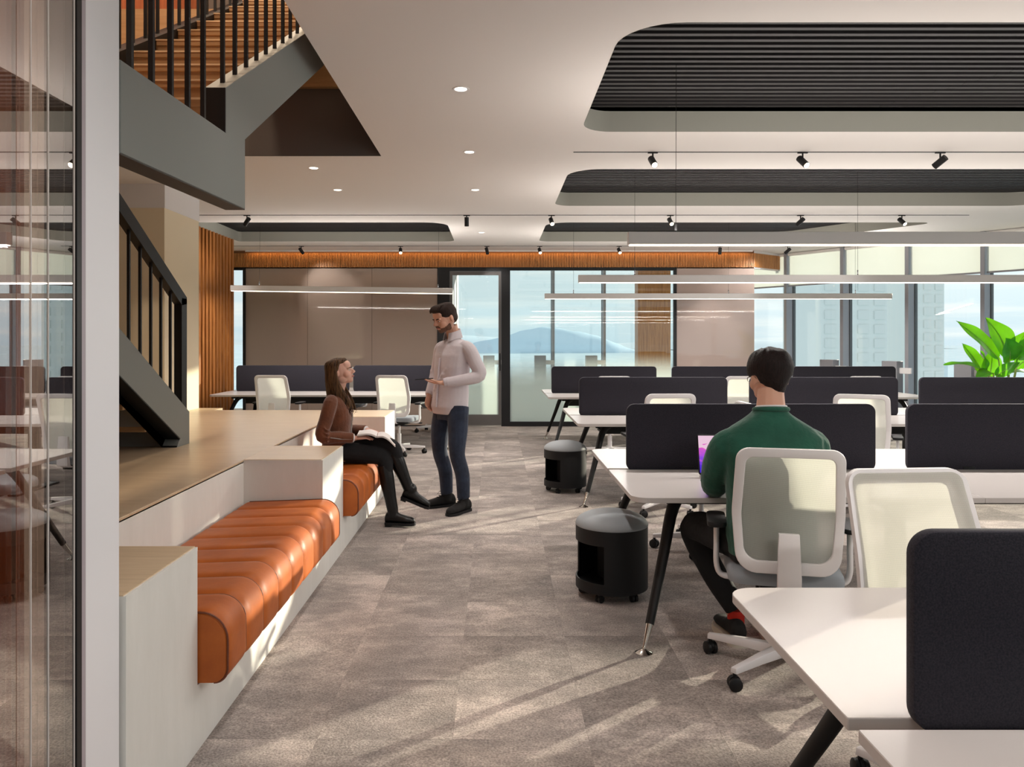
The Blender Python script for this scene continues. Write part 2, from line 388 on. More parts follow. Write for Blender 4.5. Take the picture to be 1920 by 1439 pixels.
def carpet():
    m = mat('carpet_tile', srgb(150, 142, 136), 0.95, 0.0, Sheen_Weight=0.1, Specular_IOR_Level=0.2); n, l, b = nodes(m)
    t = n.new('ShaderNodeTexCoord'); oi = n.new('ShaderNodeObjectInfo')
    rv = n.new('ShaderNodeVectorMath'); rv.operation = 'SCALE'; rv.inputs[0].default_value = (37.0, 91.0, 53.0); l.new(oi.outputs['Random'], rv.inputs['Scale'])
    av = n.new('ShaderNodeVectorMath'); av.operation = 'ADD'; l.new(t.outputs['Object'], av.inputs[0]); l.new(rv.outputs[0], av.inputs[1])
    def nz(scale3, scale, det, rough=0.6):
        q = n.new('ShaderNodeMapping'); q.inputs['Scale'].default_value = scale3; l.new(av.outputs[0], q.inputs[0])
        z = n.new('ShaderNodeTexNoise'); z.inputs['Scale'].default_value = scale; z.inputs['Detail'].default_value = det; z.inputs['Roughness'].default_value = rough; l.new(q.outputs[0], z.inputs['Vector']); return z.outputs[0]
    big = nz((0.95, 1.55, 1), 2.6, 7, 0.72); fine = nz((1, 1, 1), 120, 3)
    r = n.new('ShaderNodeValToRGB'); l.new(big, r.inputs[0]); e = r.color_ramp.elements
    e[0].position = 0.36; e[0].color = srgb(130, 122, 118); e[1].position = 0.64; e[1].color = srgb(182, 170, 163)
    k = e.new(0.5); k.color = srgb(152, 142, 136)
    fr = n.new('ShaderNodeMapRange'); l.new(fine, fr.inputs[0]); fr.inputs[1].default_value = 0.3; fr.inputs[2].default_value = 0.7; fr.inputs[3].default_value = 0.55; fr.inputs[4].default_value = 1.42
    tn = n.new('ShaderNodeMapRange'); l.new(oi.outputs['Random'], tn.inputs[0]); tn.inputs[3].default_value = 0.84; tn.inputs[4].default_value = 1.14
    mm = n.new('ShaderNodeMath'); mm.operation = 'MULTIPLY'; l.new(fr.outputs[0], mm.inputs[0]); l.new(tn.outputs[0], mm.inputs[1])
    vm = n.new('ShaderNodeVectorMath'); vm.operation = 'SCALE'; l.new(r.outputs[0], vm.inputs[0]); l.new(mm.outputs[0], vm.inputs['Scale']); l.new(vm.outputs[0], b.inputs['Base Color'])
    q = n.new('ShaderNodeBump'); q.inputs['Strength'].default_value = 0.6; q.inputs['Distance'].default_value = 0.004; l.new(fine, q.inputs['Height']); l.new(q.outputs[0], b.inputs['Normal'])
    return m
M['carpet'] = carpet()
# ------------------------------------------------------------------ the setting
CZ = 3.0                                    # ceiling height
FA, FD = Vector((5.2, 13.75)), Vector((0.541, -0.841))      # window line on the right, slanting towards the camera
FN = Vector((0.841, 0.541))                                 # outward
def fac(k, off=0.0): p = FA + FD*k + FN*off; return (p.x, p.y)
KB = -3.389; PB = 1.08                      # first mullion (rear corner) and bay width
RECT = 16.6                                 # rear window line

# floor: a slab under carpet tiles
fl = MB(); fl.prism([(-6, -4.2), (17, -4.2), fac(20, 0.3), fac(KB, 0.3), (-6, RECT + 0.3)], 'z', -0.25, -0.008)
floor = fl.build('floor', mat('floor_screed', srgb(120, 110, 104), 0.9), kind='structure')
tile_m = MB(); tile_m.box(-0.2499, 0.2499, -0.2499, 0.2499, -0.008, 0.0)
tile0 = tile_m.build('carpet_tile', M['carpet'], floor, bevel=0.0006, seg=1)
cells = []
for i in range(-3, 34):
    for j in range(-14, 26):
        x, y = -0.16 + 0.25 + 0.5*i, 4.37 + 0.25 + 0.5*j
        if x < -1.3 and y < 7.9: continue
        if x > -5.6 and y < 13.2 and (Vector((x, y)) - FA).dot(FN) < 0.1: cells.append((x, y))
for i in range(-11, -3):
    for j in range(7, 18):
        x, y = -0.16 + 0.25 + 0.5*i, 4.37 + 0.25 + 0.5*j
        if y < 13.2: cells.append((x, y))
def seen(c):
    u = abs((c[0] - 0.02) / max(c[1], 0.1))
    return c[1] > 2.3 and -0.72 < c[0]/c[1] < 0.72
vis = sorted([c for c in cells if seen(c)], key=lambda c: c[1] + (1.6 if c[0] > 1.8 else 0))
first = vis[:295]; rest = [c for c in cells if c not in set(first)]
for i, (x, y) in enumerate(first):
    t = tile0 if i == 0 else tile0.copy()
    if i: COL.objects.link(t); t.parent = floor
    t.location = (x, y, 0); t.rotation_euler = (0, 0, PI * random.randint(0, 1))
mb = MB()
for x, y in rest: mb.box(x-0.2499, x+0.2499, y-0.2499, y+0.2499, -0.008, 0)
mb.build('carpet_field', M['carpet'], floor, kind='stuff', smooth=0)

# ceiling with its cut-outs
R1 = rpoly([(0.62, 3.745), (8.6, 3.745), (7.6, 5.706), (0.62, 5.706)], [0.30, 0.5, 0.5, 0.22])
R2 = rpoly([(0.66, 6.95), (7.25, 6.95), (6.0, 8.85), (0.66, 8.85)], [0.30, 0.25, 0.5, 0.18])
R3 = rpoly([(0.66, 10.1), (5.72, 10.1), (4.47, 12.04), (0.66, 12.04)], [0.30, 0.1, 0.4, 0.16])
R4 = rpoly([(-3.98, 10.1), (-0.64, 10.1), (-0.64, 12.04), (-3.98, 12.04)], [0.0, 0.30, 0.16, 0.06])
R0 = rpoly([(0.62, -0.2), (11, -0.2), (9.9, 2.5), (0.62, 2.5)], [0.4, 0.4, 0.4, 0.2])
VOID = [(-3.3, 0.7), (-0.953, 0.7), (-0.953, 6.465), (-3.3, 6.465)]
def flat_with_holes(outer, holes, z):
    bm = bmesh.new(); ed = []
    for lp in [outer] + holes:
        vs = [bm.verts.new((p[0], p[1], z)) for p in lp]
        for i in range(len(vs)): ed.append(bm.edges.new((vs[i-1], vs[i])))
    bmesh.ops.triangle_fill(bm, use_beauty=True, use_dissolve=False, edges=ed)
    me = bpy.data.meshes.new('ceiling'); bm.to_mesh(me); bm.free(); return me
outer = [(-6, -4.2), (17.0, -4.2), fac(20, 0.12), fac(KB, 0.12), (-6, RECT + 0.1)]
me = flat_with_holes(outer, [R0, R1, R2, R3, R4, VOID], CZ)
ceiling = bpy.data.objects.new('ceiling', me); COL.objects.link(ceiling); ceiling['kind'] = 'structure'; me.materials.append(M['ceiling'])
# plenum roof (the storey above) with the stair void left open
up = MB()
up.box(-6, -3.35, -4.2, RECT + 0.1, 3.30, 3.56); up.box(-3.3, -0.953, -4.2, 0.65, 3.30, 3.56); up.box(-3.3, -0.953, 6.505, RECT + 0.1, 3.30, 3.56)
up.prism([(-0.913, -4.2), (17.0, -4.2), fac(20, 0.12), fac(KB, 0.12), (-0.913, RECT + 0.1)], 'z', 3.30, 3.56)
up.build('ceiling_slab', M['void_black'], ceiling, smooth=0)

def recess(poly, name, label, x_lo, x_hi, y_lo, y_hi, joints):
    fa = MB(); n = len(poly)
    fa.loft([[(p[0], p[1], CZ - 0.001) for p in poly], [(p[0], p[1], 3.15) for p in poly]], caps=False)
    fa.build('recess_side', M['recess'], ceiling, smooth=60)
    t = thing(name, label, 'ceiling panel', ((x_lo + x_hi)/2, (y_lo + y_hi)/2, 3.15), 0, 'slatted ceiling panels')
    ox, oy = (x_lo + x_hi)/2, (y_lo + y_hi)/2
    bk = MB(); bk.box(x_lo - ox - 0.1, x_hi - ox + 0.1, y_lo - oy - 0.1, y_hi - oy + 0.1, 0.10, 0.14); bk.build('backing_panel', M['void_black'], t, smooth=0)
    ny = int((y_hi - y_lo) / 0.0818)
    for i in range(ny):
        y = y_lo + 0.045 + i*0.0818
        xs = []
        for j in range(n):
            a, b = poly[j-1], poly[j]
            if (a[1] - y)*(b[1] - y) < 0: xs.append(a[0] + (b[0]-a[0])*(y - a[1])/(b[1]-a[1]))
        if len(xs) < 2: continue
        a, b = min(xs) + 0.004, max(xs) - 0.004
        cut = [a] + [q + (y - y_lo)*(-0.62) for q in joints if a < q + (y - y_lo)*(-0.62) < b] + [b]
        for q0, q1 in zip(cut[:-1], cut[1:]):
            s = MB(); s.box(q0 + 0.0015 - ox, q1 - 0.0015 - ox, y - oy - 0.018, y - oy + 0.018, 0.0, 0.075); s.build('slat', M['slat_black'], t, smooth=0)
recess(R1, 'slatted_ceiling_panel', 'black slatted panel in the large ceiling recess nearest the camera', 0.62, 8.6, 3.745, 5.706, [3.9, 6.4])
recess(R2, 'slatted_ceiling_panel', 'black slatted panel in the middle ceiling recess on the right, between the two lighting tracks', 0.66, 7.25, 6.95, 8.85, [3.0, 5.6])
recess(R3, 'slatted_ceiling_panel', 'black slatted panel in the rear ceiling recess on the right, one end cut at a slant', 0.66, 5.72, 10.1, 12.04, [3.4])
recess(R4, 'slatted_ceiling_panel', 'black slatted panel in the rear ceiling recess on the left beside the wood slat wall', -3.98, -0.64, 10.1, 12.04, [])
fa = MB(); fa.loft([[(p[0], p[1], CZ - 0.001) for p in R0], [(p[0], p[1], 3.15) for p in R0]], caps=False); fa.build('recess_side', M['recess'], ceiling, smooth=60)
fa = MB(); fa.box(0.5, 11.1, -0.3, 2.6, 3.25, 3.28); fa.build('recess_backing', M['slat_black'], ceiling, smooth=0)

# stair void: edge faces of the storey above and an upper room
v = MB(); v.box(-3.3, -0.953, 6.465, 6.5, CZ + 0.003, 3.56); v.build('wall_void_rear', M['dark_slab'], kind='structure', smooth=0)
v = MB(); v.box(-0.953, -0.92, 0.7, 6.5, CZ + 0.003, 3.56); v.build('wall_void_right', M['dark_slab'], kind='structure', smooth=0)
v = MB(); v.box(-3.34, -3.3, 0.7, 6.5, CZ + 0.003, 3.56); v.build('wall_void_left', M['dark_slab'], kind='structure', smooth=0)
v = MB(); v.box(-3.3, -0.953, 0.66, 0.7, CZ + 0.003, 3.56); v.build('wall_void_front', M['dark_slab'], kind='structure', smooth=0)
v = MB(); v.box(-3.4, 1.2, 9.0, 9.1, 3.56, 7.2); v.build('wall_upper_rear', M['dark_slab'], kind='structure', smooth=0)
v = MB(); v.box(-3.5, -3.4, -2.2, 9.1, 3.56, 7.2); v.build('wall_upper_left', M['wood_wall'], kind='structure', smooth=0)
v = MB(); v.box(1.2, 1.3, -2.2, 9.1, 3.56, 7.2); v.build('wall_upper_right', M['plaster'], kind='structure', smooth=0)
v = MB(); v.box(-3.5, 1.3, -2.3, -2.2, 3.56, 7.2); v.build('wall_upper_front', M['plaster'], kind='structure', smooth=0)
v = MB(); v.box(-3.5, 1.3, -2.3, 9.1, 7.2, 7.3); v.build('ceiling_upper', M['plaster'], kind='structure', smooth=0)
v = MB(); v.box(-3.3, -0.9, 6.41, 6.53, 3.56, 4.2); v.build('trim_1', M['tread'], kind='structure', smooth=0)
v = MB(); v.box(-3.4, 1.2, 6.53, 9.0, 4.0, 4.2); v.build('floor_upper', M['tread'], kind='structure', smooth=0)

# walls nobody sees straight on, but which shade and bounce the light
v = MB(); v.box(-6.1, -6, -4.2, RECT + 0.3, 0, CZ); v.build('wall_left', M['beige'], kind='structure', smooth=0)
v = MB(); v.box(-6, -1.1, -4.3, -4.2, 0, CZ); v.build('wall_front', M['plaster'], kind='structure', smooth=0)
# column with beige paint and a white upper band
v = MB(); v.box(-4.6, -3.24, 7.61, 8.49, 0, 2.765); col = v.build('wall_column', M['beige'], kind='structure', smooth=0)
v = MB(); v.box(-4.604, -3.236, 7.606, 8.494, 2.765, CZ + 0.02); v.build('column_band', M['plaster'], col, smooth=0)
# slatted wood wall beyond the column
v = MB(); v.box(-4.12, -4.03, 10.0, 11.85, 0, CZ + 0.15); sw = v.build('wall_slatted', mat('slat_wall_backing', srgb(60, 36, 20), 0.8), kind='structure', smooth=0)
for i in range(14):
    y = 10.02 + i*0.1325
    s = MB(); s.box(-4.04, -3.975, y, y + 0.066, 0.0, CZ); s.build('slat', M['walnut_slat'], sw, smooth=0)

# ---------------------------------------------------------------- rear partition (glass front of the meeting room)
Y0 = 13.29
v = MB(); v.box(-4.9, 4.41, Y0 + 0.02, Y0 + 0.10, 2.70, CZ); band = v.build('wall_rear', mat('band_backing', srgb(110, 70, 36), 0.7), kind='structure', smooth=0)
s = MB(); x = -4.9
while x < 4.40:
    s.box(x, x + 0.0185, Y0 - 0.012, Y0 + 0.02, 2.718, 2.955); x += 0.0275
s.build('slat_band', M['oak_slat'], band, kind='stuff', smooth=0)
a, b2 = Vector((4.41, Y0)), Vector((5.15, 13.9)); dv = (b2 - a); Lb = dv.length
s = MB(); k = 0.0; ang = math.atan2(dv.y, dv.x)
while k < Lb:
    q = a + dv*(k/Lb); s.obox((q.x, q.y, 2.84), (0.0185, 0.03, 0.235), Euler((0, 0, ang))); k += 0.0275
s.build('slat_band_return', M['oak_slat'], band, kind='stuff', smooth=0)
s = MB(); s.loft([[(a.x, a.y + 0.02, z), (b2.x - 0.0, b2.y + 0.02, z), (b2.x, b2.y + 0.10, z), (a.x, a.y + 0.10, z)] for z in (2.70, CZ)]); s.build('band_return_backing', M['plaster'], band, smooth=0)
# warm cove light at the top of the band
cv = MB(); cv.box(-4.2, 4.3, Y0 - 0.085, Y0 - 0.07, 2.984, 2.998); tag(cv.build('cove_light', emit('cove_led', (1.0, 0.58, 0.24, 1), COVE), smooth=0), 'thin orange cove light strip above the slatted wood band', 'light strip')
cv = MB(); cv.box(-4.25, 4.35, Y0 - 0.10, Y0 - 0.088, 2.972, CZ + 0.001); cv.build('cove_lip', M['ceiling'], ceiling, smooth=0)

def fx(px): return (px - VX)/F*Y0
def frame(name, x0, x1, z0, z1, wd, glassmat, depth=0.07, y=Y0, parent=None, sill=None):
    t = parent or struct(name)
    f = MB(); sl = sill or wd
    f.box(x0, x0 + wd, y, y + depth, z0, z1); f.box(x1 - wd, x1, y, y + depth, z0, z1)
    f.box(x0 + wd, x1 - wd, y, y + depth, z1 - wd, z1); f.box(x0 + wd, x1 - wd, y, y + depth, z0, z0 + sl)
    f.build('window_frame', M['frame_black'], t, smooth=0)
    g = MB(); g.box(x0 + wd, x1 - wd, y + depth/2 - 0.004, y + depth/2 + 0.004, z0 + sl, z1 - wd); g.build('pane', glassmat, t, smooth=0)
    return t
ZT = 2.715
t = struct('window_1'); frame('window_1', -4.95, fx(460), 0, ZT, 0.045, M['glass_ext'], parent=t)
# taupe glass panels, left (three sheets) and right
t = struct('wall_taupe_left')
for x0, x1 in ((fx(460), fx(576)), (fx(576), fx(697)), (fx(697), fx(820))):
    g = MB(); g.box(x0 + 0.002, x1 - 0.002, Y0 + 0.02, Y0 + 0.035, 0.02, ZT); g.build('glass_panel', M['taupe'], t, smooth=0)
g = MB(); g.box(fx(460), fx(820), Y0 + 0.036, Y0 + 0.09, 0, ZT); g.build('panel_backing', M['void_black'], t, smooth=0)
t = struct('wall_taupe_right')
for x0, x1 in ((fx(1269), fx(1415)),):
    g = MB(); g.box(x0 + 0.002, x1, Y0 + 0.02, Y0 + 0.035, 0.02, ZT); g.build('glass_panel', M['taupe_light'], t, smooth=0)
g = MB(); g.box(fx(1269), fx(1415), Y0 + 0.036, Y0 + 0.09, 0, ZT); g.build('panel_backing', M['beige'], t, smooth=0)
# glass door with black frame
t = struct('door_1')
f = MB(); f.box(fx(820), fx(843), Y0, Y0 + 0.09, 0, ZT); f.box(fx(940), fx(951), Y0, Y0 + 0.09, 0, ZT); f.box(fx(843), fx(940), Y0, Y0 + 0.09, 2.655, ZT)
f.build('door_frame', M['frame_black'], t, smooth=0)
f = MB(); x0, x1 = fx(843) + 0.003, fx(940) - 0.003
f.box(x0, x0 + 0.045, Y0 + 0.01, Y0 + 0.06, 0.02, 2.65); f.box(x1 - 0.045, x1, Y0 + 0.01, Y0 + 0.06, 0.02, 2.65)
f.box(x0 + 0.045, x1 - 0.045, Y0 + 0.01, Y0 + 0.06, 2.585, 2.65); f.box(x0 + 0.045, x1 - 0.045, Y0 + 0.01, Y0 + 0.06, 0.02, 0.20)
f.build('door_leaf', mat('door_frame_grey', srgb(96, 92, 90), 0.4), t, smooth=0)
g = MB(); g.box(x0 + 0.045, x1 - 0.045, Y0 + 0.03, Y0 + 0.038, 0.20, 2.585); g.build('pane', M['glass_frost'], t, smooth=0)
g = MB(); g.tube([(x1 - 0.02, Y0 - 0.03, 0.95), (x1 - 0.02, Y0 - 0.03, 1.25)], 0.011, 8); g.build('door_handle', M['black_metal'], t)
frame('window_2', fx(951), fx(1269), 0, ZT, 0.05, M['glass_frost'], sill=0.08)
# wood clad column inside the meeting room
v = MB(); v.box(2.78, 3.42, 15.25, 15.6, 0, CZ); v.build('wall_meeting_column', M['oak_slat'], kind='structure', smooth=0)
v = MB(); v.box(-0.9, -0.8, Y0 + 0.1, RECT, 0, CZ); v.build('wall_meeting_side', M['plaster'], kind='structure', smooth=0)

# ---------------------------------------------------------------- outer windows
def bay(win, p, q, zb=0.0, zt=CZ, inward=None):
    "one bay of curtain wall between plan points p and q: pane, mullion at q"
    p, q = Vector(p), Vector(q); d = (q - p).normalized(); nrm = inward
    g = MB(); g.loft([[(p.x, p.y, z), (q.x, q.y, z), (q.x - nrm.x*0.012, q.y - nrm.y*0.012, z), (p.x - nrm.x*0.012, p.y - nrm.y*0.012, z)] for z in (zb, zt)]); g.build('pane', M['glass_ext'], win, smooth=0)
    ang = math.atan2(d.y, d.x)
    mu = MB(); c = q + nrm*0.09; mu.obox((c.x, c.y, (zb + zt)/2), (0.055, 0.17, zt - zb), Euler((0, 0, ang))); mu.build('mullion', M['mullion'], win, smooth=0)
    mu = MB(); c = q - nrm*0.03; mu.obox((c.x, c.y, (zb + zt)/2), (0.075, 0.07, zt - zb), Euler((0, 0, ang))); mu.build('mullion_cap', M['mullion_dark'], win, smooth=0)
    sl = MB(); c = (p + q)/2 + nrm*0.03; sl.obox((c.x, c.y, zb + 0.03), ((q - p).length - 0.06, 0.10, 0.06), Euler((0, 0, ang))); sl.build('sill', M['mullion'], win, smooth=0)
IN = -FN
nwin = 3
kk = [KB + PB*i for i in range(0, 22)]
kk = [0.02 - PB*3 + PB*i for i in range(0, 21)]
kk[0] = KB
bays = []
for i in range(len(kk) - 1):
    wn_ = struct('window_%d' % nwin); nwin += 1
    bay(wn_, fac(kk[i]), fac(kk[i+1]), inward=IN); bays.append((kk[i], kk[i+1]))
ce = Vector(fac(kk[-1]))
for i in range(11):  # unseen window wall behind the camera, added to brighten surfaces facing it
    wn_ = struct('window_%d' % nwin); nwin += 1
    x = -1.1 + i*1.62; bay(wn_, (x, -4.2), (x + 1.62, -4.2), inward=Vector((0, 1)))
v = MB(); v.loft([[(ce.x, ce.y, z), (16.8, -4.2, z), (16.9, -4.2, z), (ce.x + 0.1, ce.y, z)] for z in (0, CZ)]); v.build('wall_right', M['plaster'], kind='structure', smooth=0)
xs = []
x = fac(KB)[0]; x = 3.37
while x > -6: xs.append(x); x -= PB
RIN = Vector((0, -1))
for i in range(len(xs) - 1):
    wn_ = struct('window_%d' % nwin); nwin += 1
    bay(wn_, (xs[i+1], RECT), (xs[i], RECT), inward=RIN)
# grey radiators / floor boxes standing at each mullion, with a short plate beside them
ids = ['behind the door', 'first', 'second', 'third', 'fourth', 'fifth', 'sixth']
pw_ = 0
for i in range(2, 8):
    k = kk[i] - 0.23; c = Vector(fac(k, -0.16))
    t = thing('service_post', 'grey box post along the slanting windows, ' + ['nearest the wood band', 'second from the wood band', 'third from the wood band', 'fourth from the wood band, behind the plant', 'fifth from the wood band', 'sixth from the wood band'][i - 2], 'post', (c.x, c.y, 0), math.atan2(FD.y, FD.x), 'grey posts along the slanting windows')
    b = MB(); b.box(-0.12, 0.12, -0.09, 0.09, 0, 1.15); b.build('post_body', M['mullion'], t, bevel=0.004, seg=1)
    b = MB(); b.box(0.12, 0.30, -0.02, 0.02, 0.96, 1.05); b.build('bracket_plate', M['plaster'], t, bevel=0.004, seg=1)
for i, x in enumerate(xs[:5]):
    t = thing('service_post', 'grey box post behind the frosted meeting room glass, %s from the wood column' % ['first', 'second', 'third', 'fourth', 'fifth'][i], 'post', (x - 0.28, RECT - 0.16, 0), 0, 'grey posts along the rear windows')
    b = MB(); b.box(-0.12, 0.12, -0.09, 0.09, 0, 1.15); b.build('post_body', M['mullion'], t, bevel=0.004, seg=1)
    b = MB(); b.box(0.12, 0.30, -0.02, 0.02, 0.96, 1.05); b.build('bracket_plate', M['plaster'], t, bevel=0.004, seg=1)
# roller blinds, drawn down to 2.4 m
names = ['half hidden by the taupe panel', 'directly right of the wood band', 'over the second bay from the wood band', 'over the third bay from the wood band', 'over the fourth bay from the wood band', 'at the right picture edge above the plant']
for j, i in enumerate(range(2, 8)):
    k0, k1 = bays[i]; p, q = Vector(fac(k0 + 0.04, -0.13)), Vector(fac(k1 - 0.04, -0.13)); c = (p + q)/2; wd = (q - p).length
    t = thing('roller_blind', 'pale roller blind pulled a short way down, ' + names[j], 'blind', (c.x, c.y, 2.41), math.atan2(FD.y, FD.x), 'roller blinds on the slanting windows')
    b = MB(); b.box(-wd/2, wd/2, -0.002, 0.002, 0.02, 0.55); b.build('blind_fabric', M['blind'], t, smooth=0)
    b = MB(); b.box(-wd/2, wd/2, -0.01, 0.01, 0.0, 0.025); b.build('bottom_bar', M['mullion'], t, smooth=0)
    b = MB(); b.cyl((-wd/2, 0, 0.56), (wd/2, 0, 0.56), 0.028, n=12); b.build('roller', M['alu'], t)

# ---------------------------------------------------------------- glass partition at the left edge
XP = -1.08
t = struct('wall_glass_left')
g = MB(); g.box(XP - 0.006, XP + 0.006, 1.745, 1.985, 0.02, CZ); g.build('pane', M['glass_mirror'], t, smooth=0)
g = MB(); g.box(XP - 0.006, XP + 0.006, -4.0, 1.742, 0.02, CZ); g.build('pane', M['glass_mirror'], t, smooth=0)
for y in (1.796, 1.866, 1.981):
    f = MB(); f.box(XP + 0.006, XP + 0.0085, y - 0.0009, y + 0.0009, 0.02, CZ); f.build('glass_edge', M['alu'], t, smooth=0)
f = MB(); f.box(XP - 0.072, XP + 0.012, 1.985, 2.008, 0, CZ); f.build('jamb', M['frame_black'], t, smooth=0)
f = MB(); f.box(XP - 0.05, XP + 0.004, 2.008, 2.042, 0, CZ); f.build('jamb_trim', mat('grey_jamb', srgb(176, 166, 172), 0.5), t, smooth=0)
f = MB(); f.box(XP - 0.16, XP, 2.042, 2.235, 0, CZ); f.build('end_post', mat('white_post', srgb(240, 239, 242), 0.5), t, bevel=0.004, seg=1)
v = MB(); v.box(-6, XP - 0.17, 2.15, 2.235, 0, CZ); v.build('wall_side_room', M['wood_wall'], kind='structure', smooth=0)

# ---------------------------------------------------------------- the world outside, far below and far away
hz = lambda n, c: mat(n, c, 1.0, 0.0, Specular_IOR_Level=0.0)  # matte far-off materials; the air haze is mixed into their pale colours
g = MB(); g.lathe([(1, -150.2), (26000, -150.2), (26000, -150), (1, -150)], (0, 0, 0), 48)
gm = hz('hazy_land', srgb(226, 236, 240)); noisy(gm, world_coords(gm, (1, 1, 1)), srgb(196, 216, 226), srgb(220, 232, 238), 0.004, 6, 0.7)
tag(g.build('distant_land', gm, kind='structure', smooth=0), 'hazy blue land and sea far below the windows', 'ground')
def hill(name, label, cx, cy, L, hgt, c, rz=0.0, seed=0):
    m = MB(); rings = []
    for j in range(9):
        yy = -1 + 2*j/8; row = []
        for i in range(41):
            xx = -1 + 2*i/40
            z = hgt*max(0, (math.exp(-(xx*2.6)**2) + 0.42*math.exp(-((xx - 0.45)*4)**2) + 0.3*math.exp(-((xx + 0.55)*3.4)**2) + 0.10*noise.noise((xx*7 + seed, yy*2, seed))) - 0.05)*(1 - yy*yy)
            row.append((cx + xx*L, cy + yy*L*0.35, -150 + z))
        rings.append(row)
    m.loft(rings, close=False, caps=False)
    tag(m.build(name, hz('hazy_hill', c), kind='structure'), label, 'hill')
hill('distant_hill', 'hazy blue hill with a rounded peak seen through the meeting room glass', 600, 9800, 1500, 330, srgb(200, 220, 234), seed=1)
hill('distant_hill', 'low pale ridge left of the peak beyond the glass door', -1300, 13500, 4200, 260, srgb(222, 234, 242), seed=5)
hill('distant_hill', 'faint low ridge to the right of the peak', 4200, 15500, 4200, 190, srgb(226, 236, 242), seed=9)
def tower(cx, cy, wx, wy, ztop, label, c, cols, rows):
    t = thing('tower_block', label, 'building', (cx, cy, -150), R(12))
    b = MB(); b.box(-wx/2, wx/2, -wy/2, wy/2, 0, 150 + ztop); b.build('tower_body', hz('hazy_tower', c), t, smooth=0)
    c2 = tuple(u*0.95 for u in c[:3]) + (1,)
    wm = hz('hazy_windows', c2)
    for j in range(rows):
        for i in range(cols):
            z = 150 + ztop - 4 - j*4.2; x = -wx/2 + wx*(i + 0.5)/cols
            m = MB(); m.box(x - wx/cols*0.34, x + wx/cols*0.34, -wy/2 - 0.4, -wy/2 + 0.1, z - 1.3, z + 1.3); m.build('window_strip', wm, t, smooth=0)
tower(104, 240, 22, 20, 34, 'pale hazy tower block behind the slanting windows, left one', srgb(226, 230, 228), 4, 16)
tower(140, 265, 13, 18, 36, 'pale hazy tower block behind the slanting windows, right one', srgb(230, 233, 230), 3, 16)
for i, (px, hh, wd, Y) in enumerate(((1733, 92, 16, 1900), (1744, 99, 13, 1750), (1757, 88, 20, 2050), (1768, 95, 12, 1850))):
    m = MB(); m.box(-wd/2, wd/2, -10, 10, 0, hh); m.box(-wd/4, wd/4, -5, 5, hh, hh + 4)
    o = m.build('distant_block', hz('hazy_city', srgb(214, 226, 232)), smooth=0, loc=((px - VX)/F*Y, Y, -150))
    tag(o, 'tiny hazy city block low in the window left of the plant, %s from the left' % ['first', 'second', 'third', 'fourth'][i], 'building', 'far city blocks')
# ------------------------------------------------------------------ stepped bench with wood platform
XF, XB, ZB = -1.067, -1.554, 0.735
t = thing('stepped_bench', 'long white bench stepped with solid blocks, pale wood tops and a wide wood platform behind', 'bench', (XF, 5.0, 0))
def part(mb, name, m, **k):
    "build a part from world coordinates under thing t"
    mb.v = [p - Vector(t.location) for p in mb.v]; return mb.build(name, m, t, **k)
blocks = [(2.245, 2.783), (4.793, 5.432), (7.483, 8.20)]
for a, b in blocks:
    m = MB(); m.box(XB - 0.02, XF, a, b, 0.0, ZB - 0.018); bl = part(m, 'end_block', M['cement'], smooth=0)
    m = MB(); m.box(XB - 0.02, XF + 0.0005, a, b, ZB - 0.018, ZB - 0.004); m.v = [p - Vector(t.location) for p in m.v]; m.build('edge_band', M['cement'], bl, smooth=0)
    m = MB(); m.box(XB + 0.0005, XF - 0.008, a + (0.0 if a < 2.5 else 0.006), b - 0.004, ZB - 0.004, ZB); m.v = [p - Vector(t.location) for p in m.v]; m.build('wood_top', M['oak_top'], bl, smooth=0)
for a, b in ((2.783, 4.793), (5.432, 7.483)):
    m = MB(); m.box(XB - 0.05, XF, a, b, 0.0, 0.235); part(m, 'front_panel', M['cement'], smooth=0)
    m = MB(); m.box(XB - 0.03, XB, a, b, 0.235, ZB - 0.012); part(m, 'back_panel', M['cement'], smooth=0)
m = MB(); m.box(-3.22, XB - 0.03, 2.245, 8.2, 0.0, ZB - 0.02); part(m, 'platform_base', M['cement'], smooth=0)
m = MB(); m.box(-3.22, XB, 2.245, 8.2, ZB - 0.02, ZB); part(m, 'platform_top', M['oak_top'], bevel=0.002, seg=1)
m = MB(); m.box(-3.22, -2.97, 8.2, 8.46, 0.0, ZB - 0.02); part(m, 'rear_block', M['cement'], smooth=0)
m = MB(); m.box(-3.22, -2.97, 8.2, 8.46, ZB - 0.02, ZB); part(m, 'rear_block_top', M['oak_top'], smooth=0)

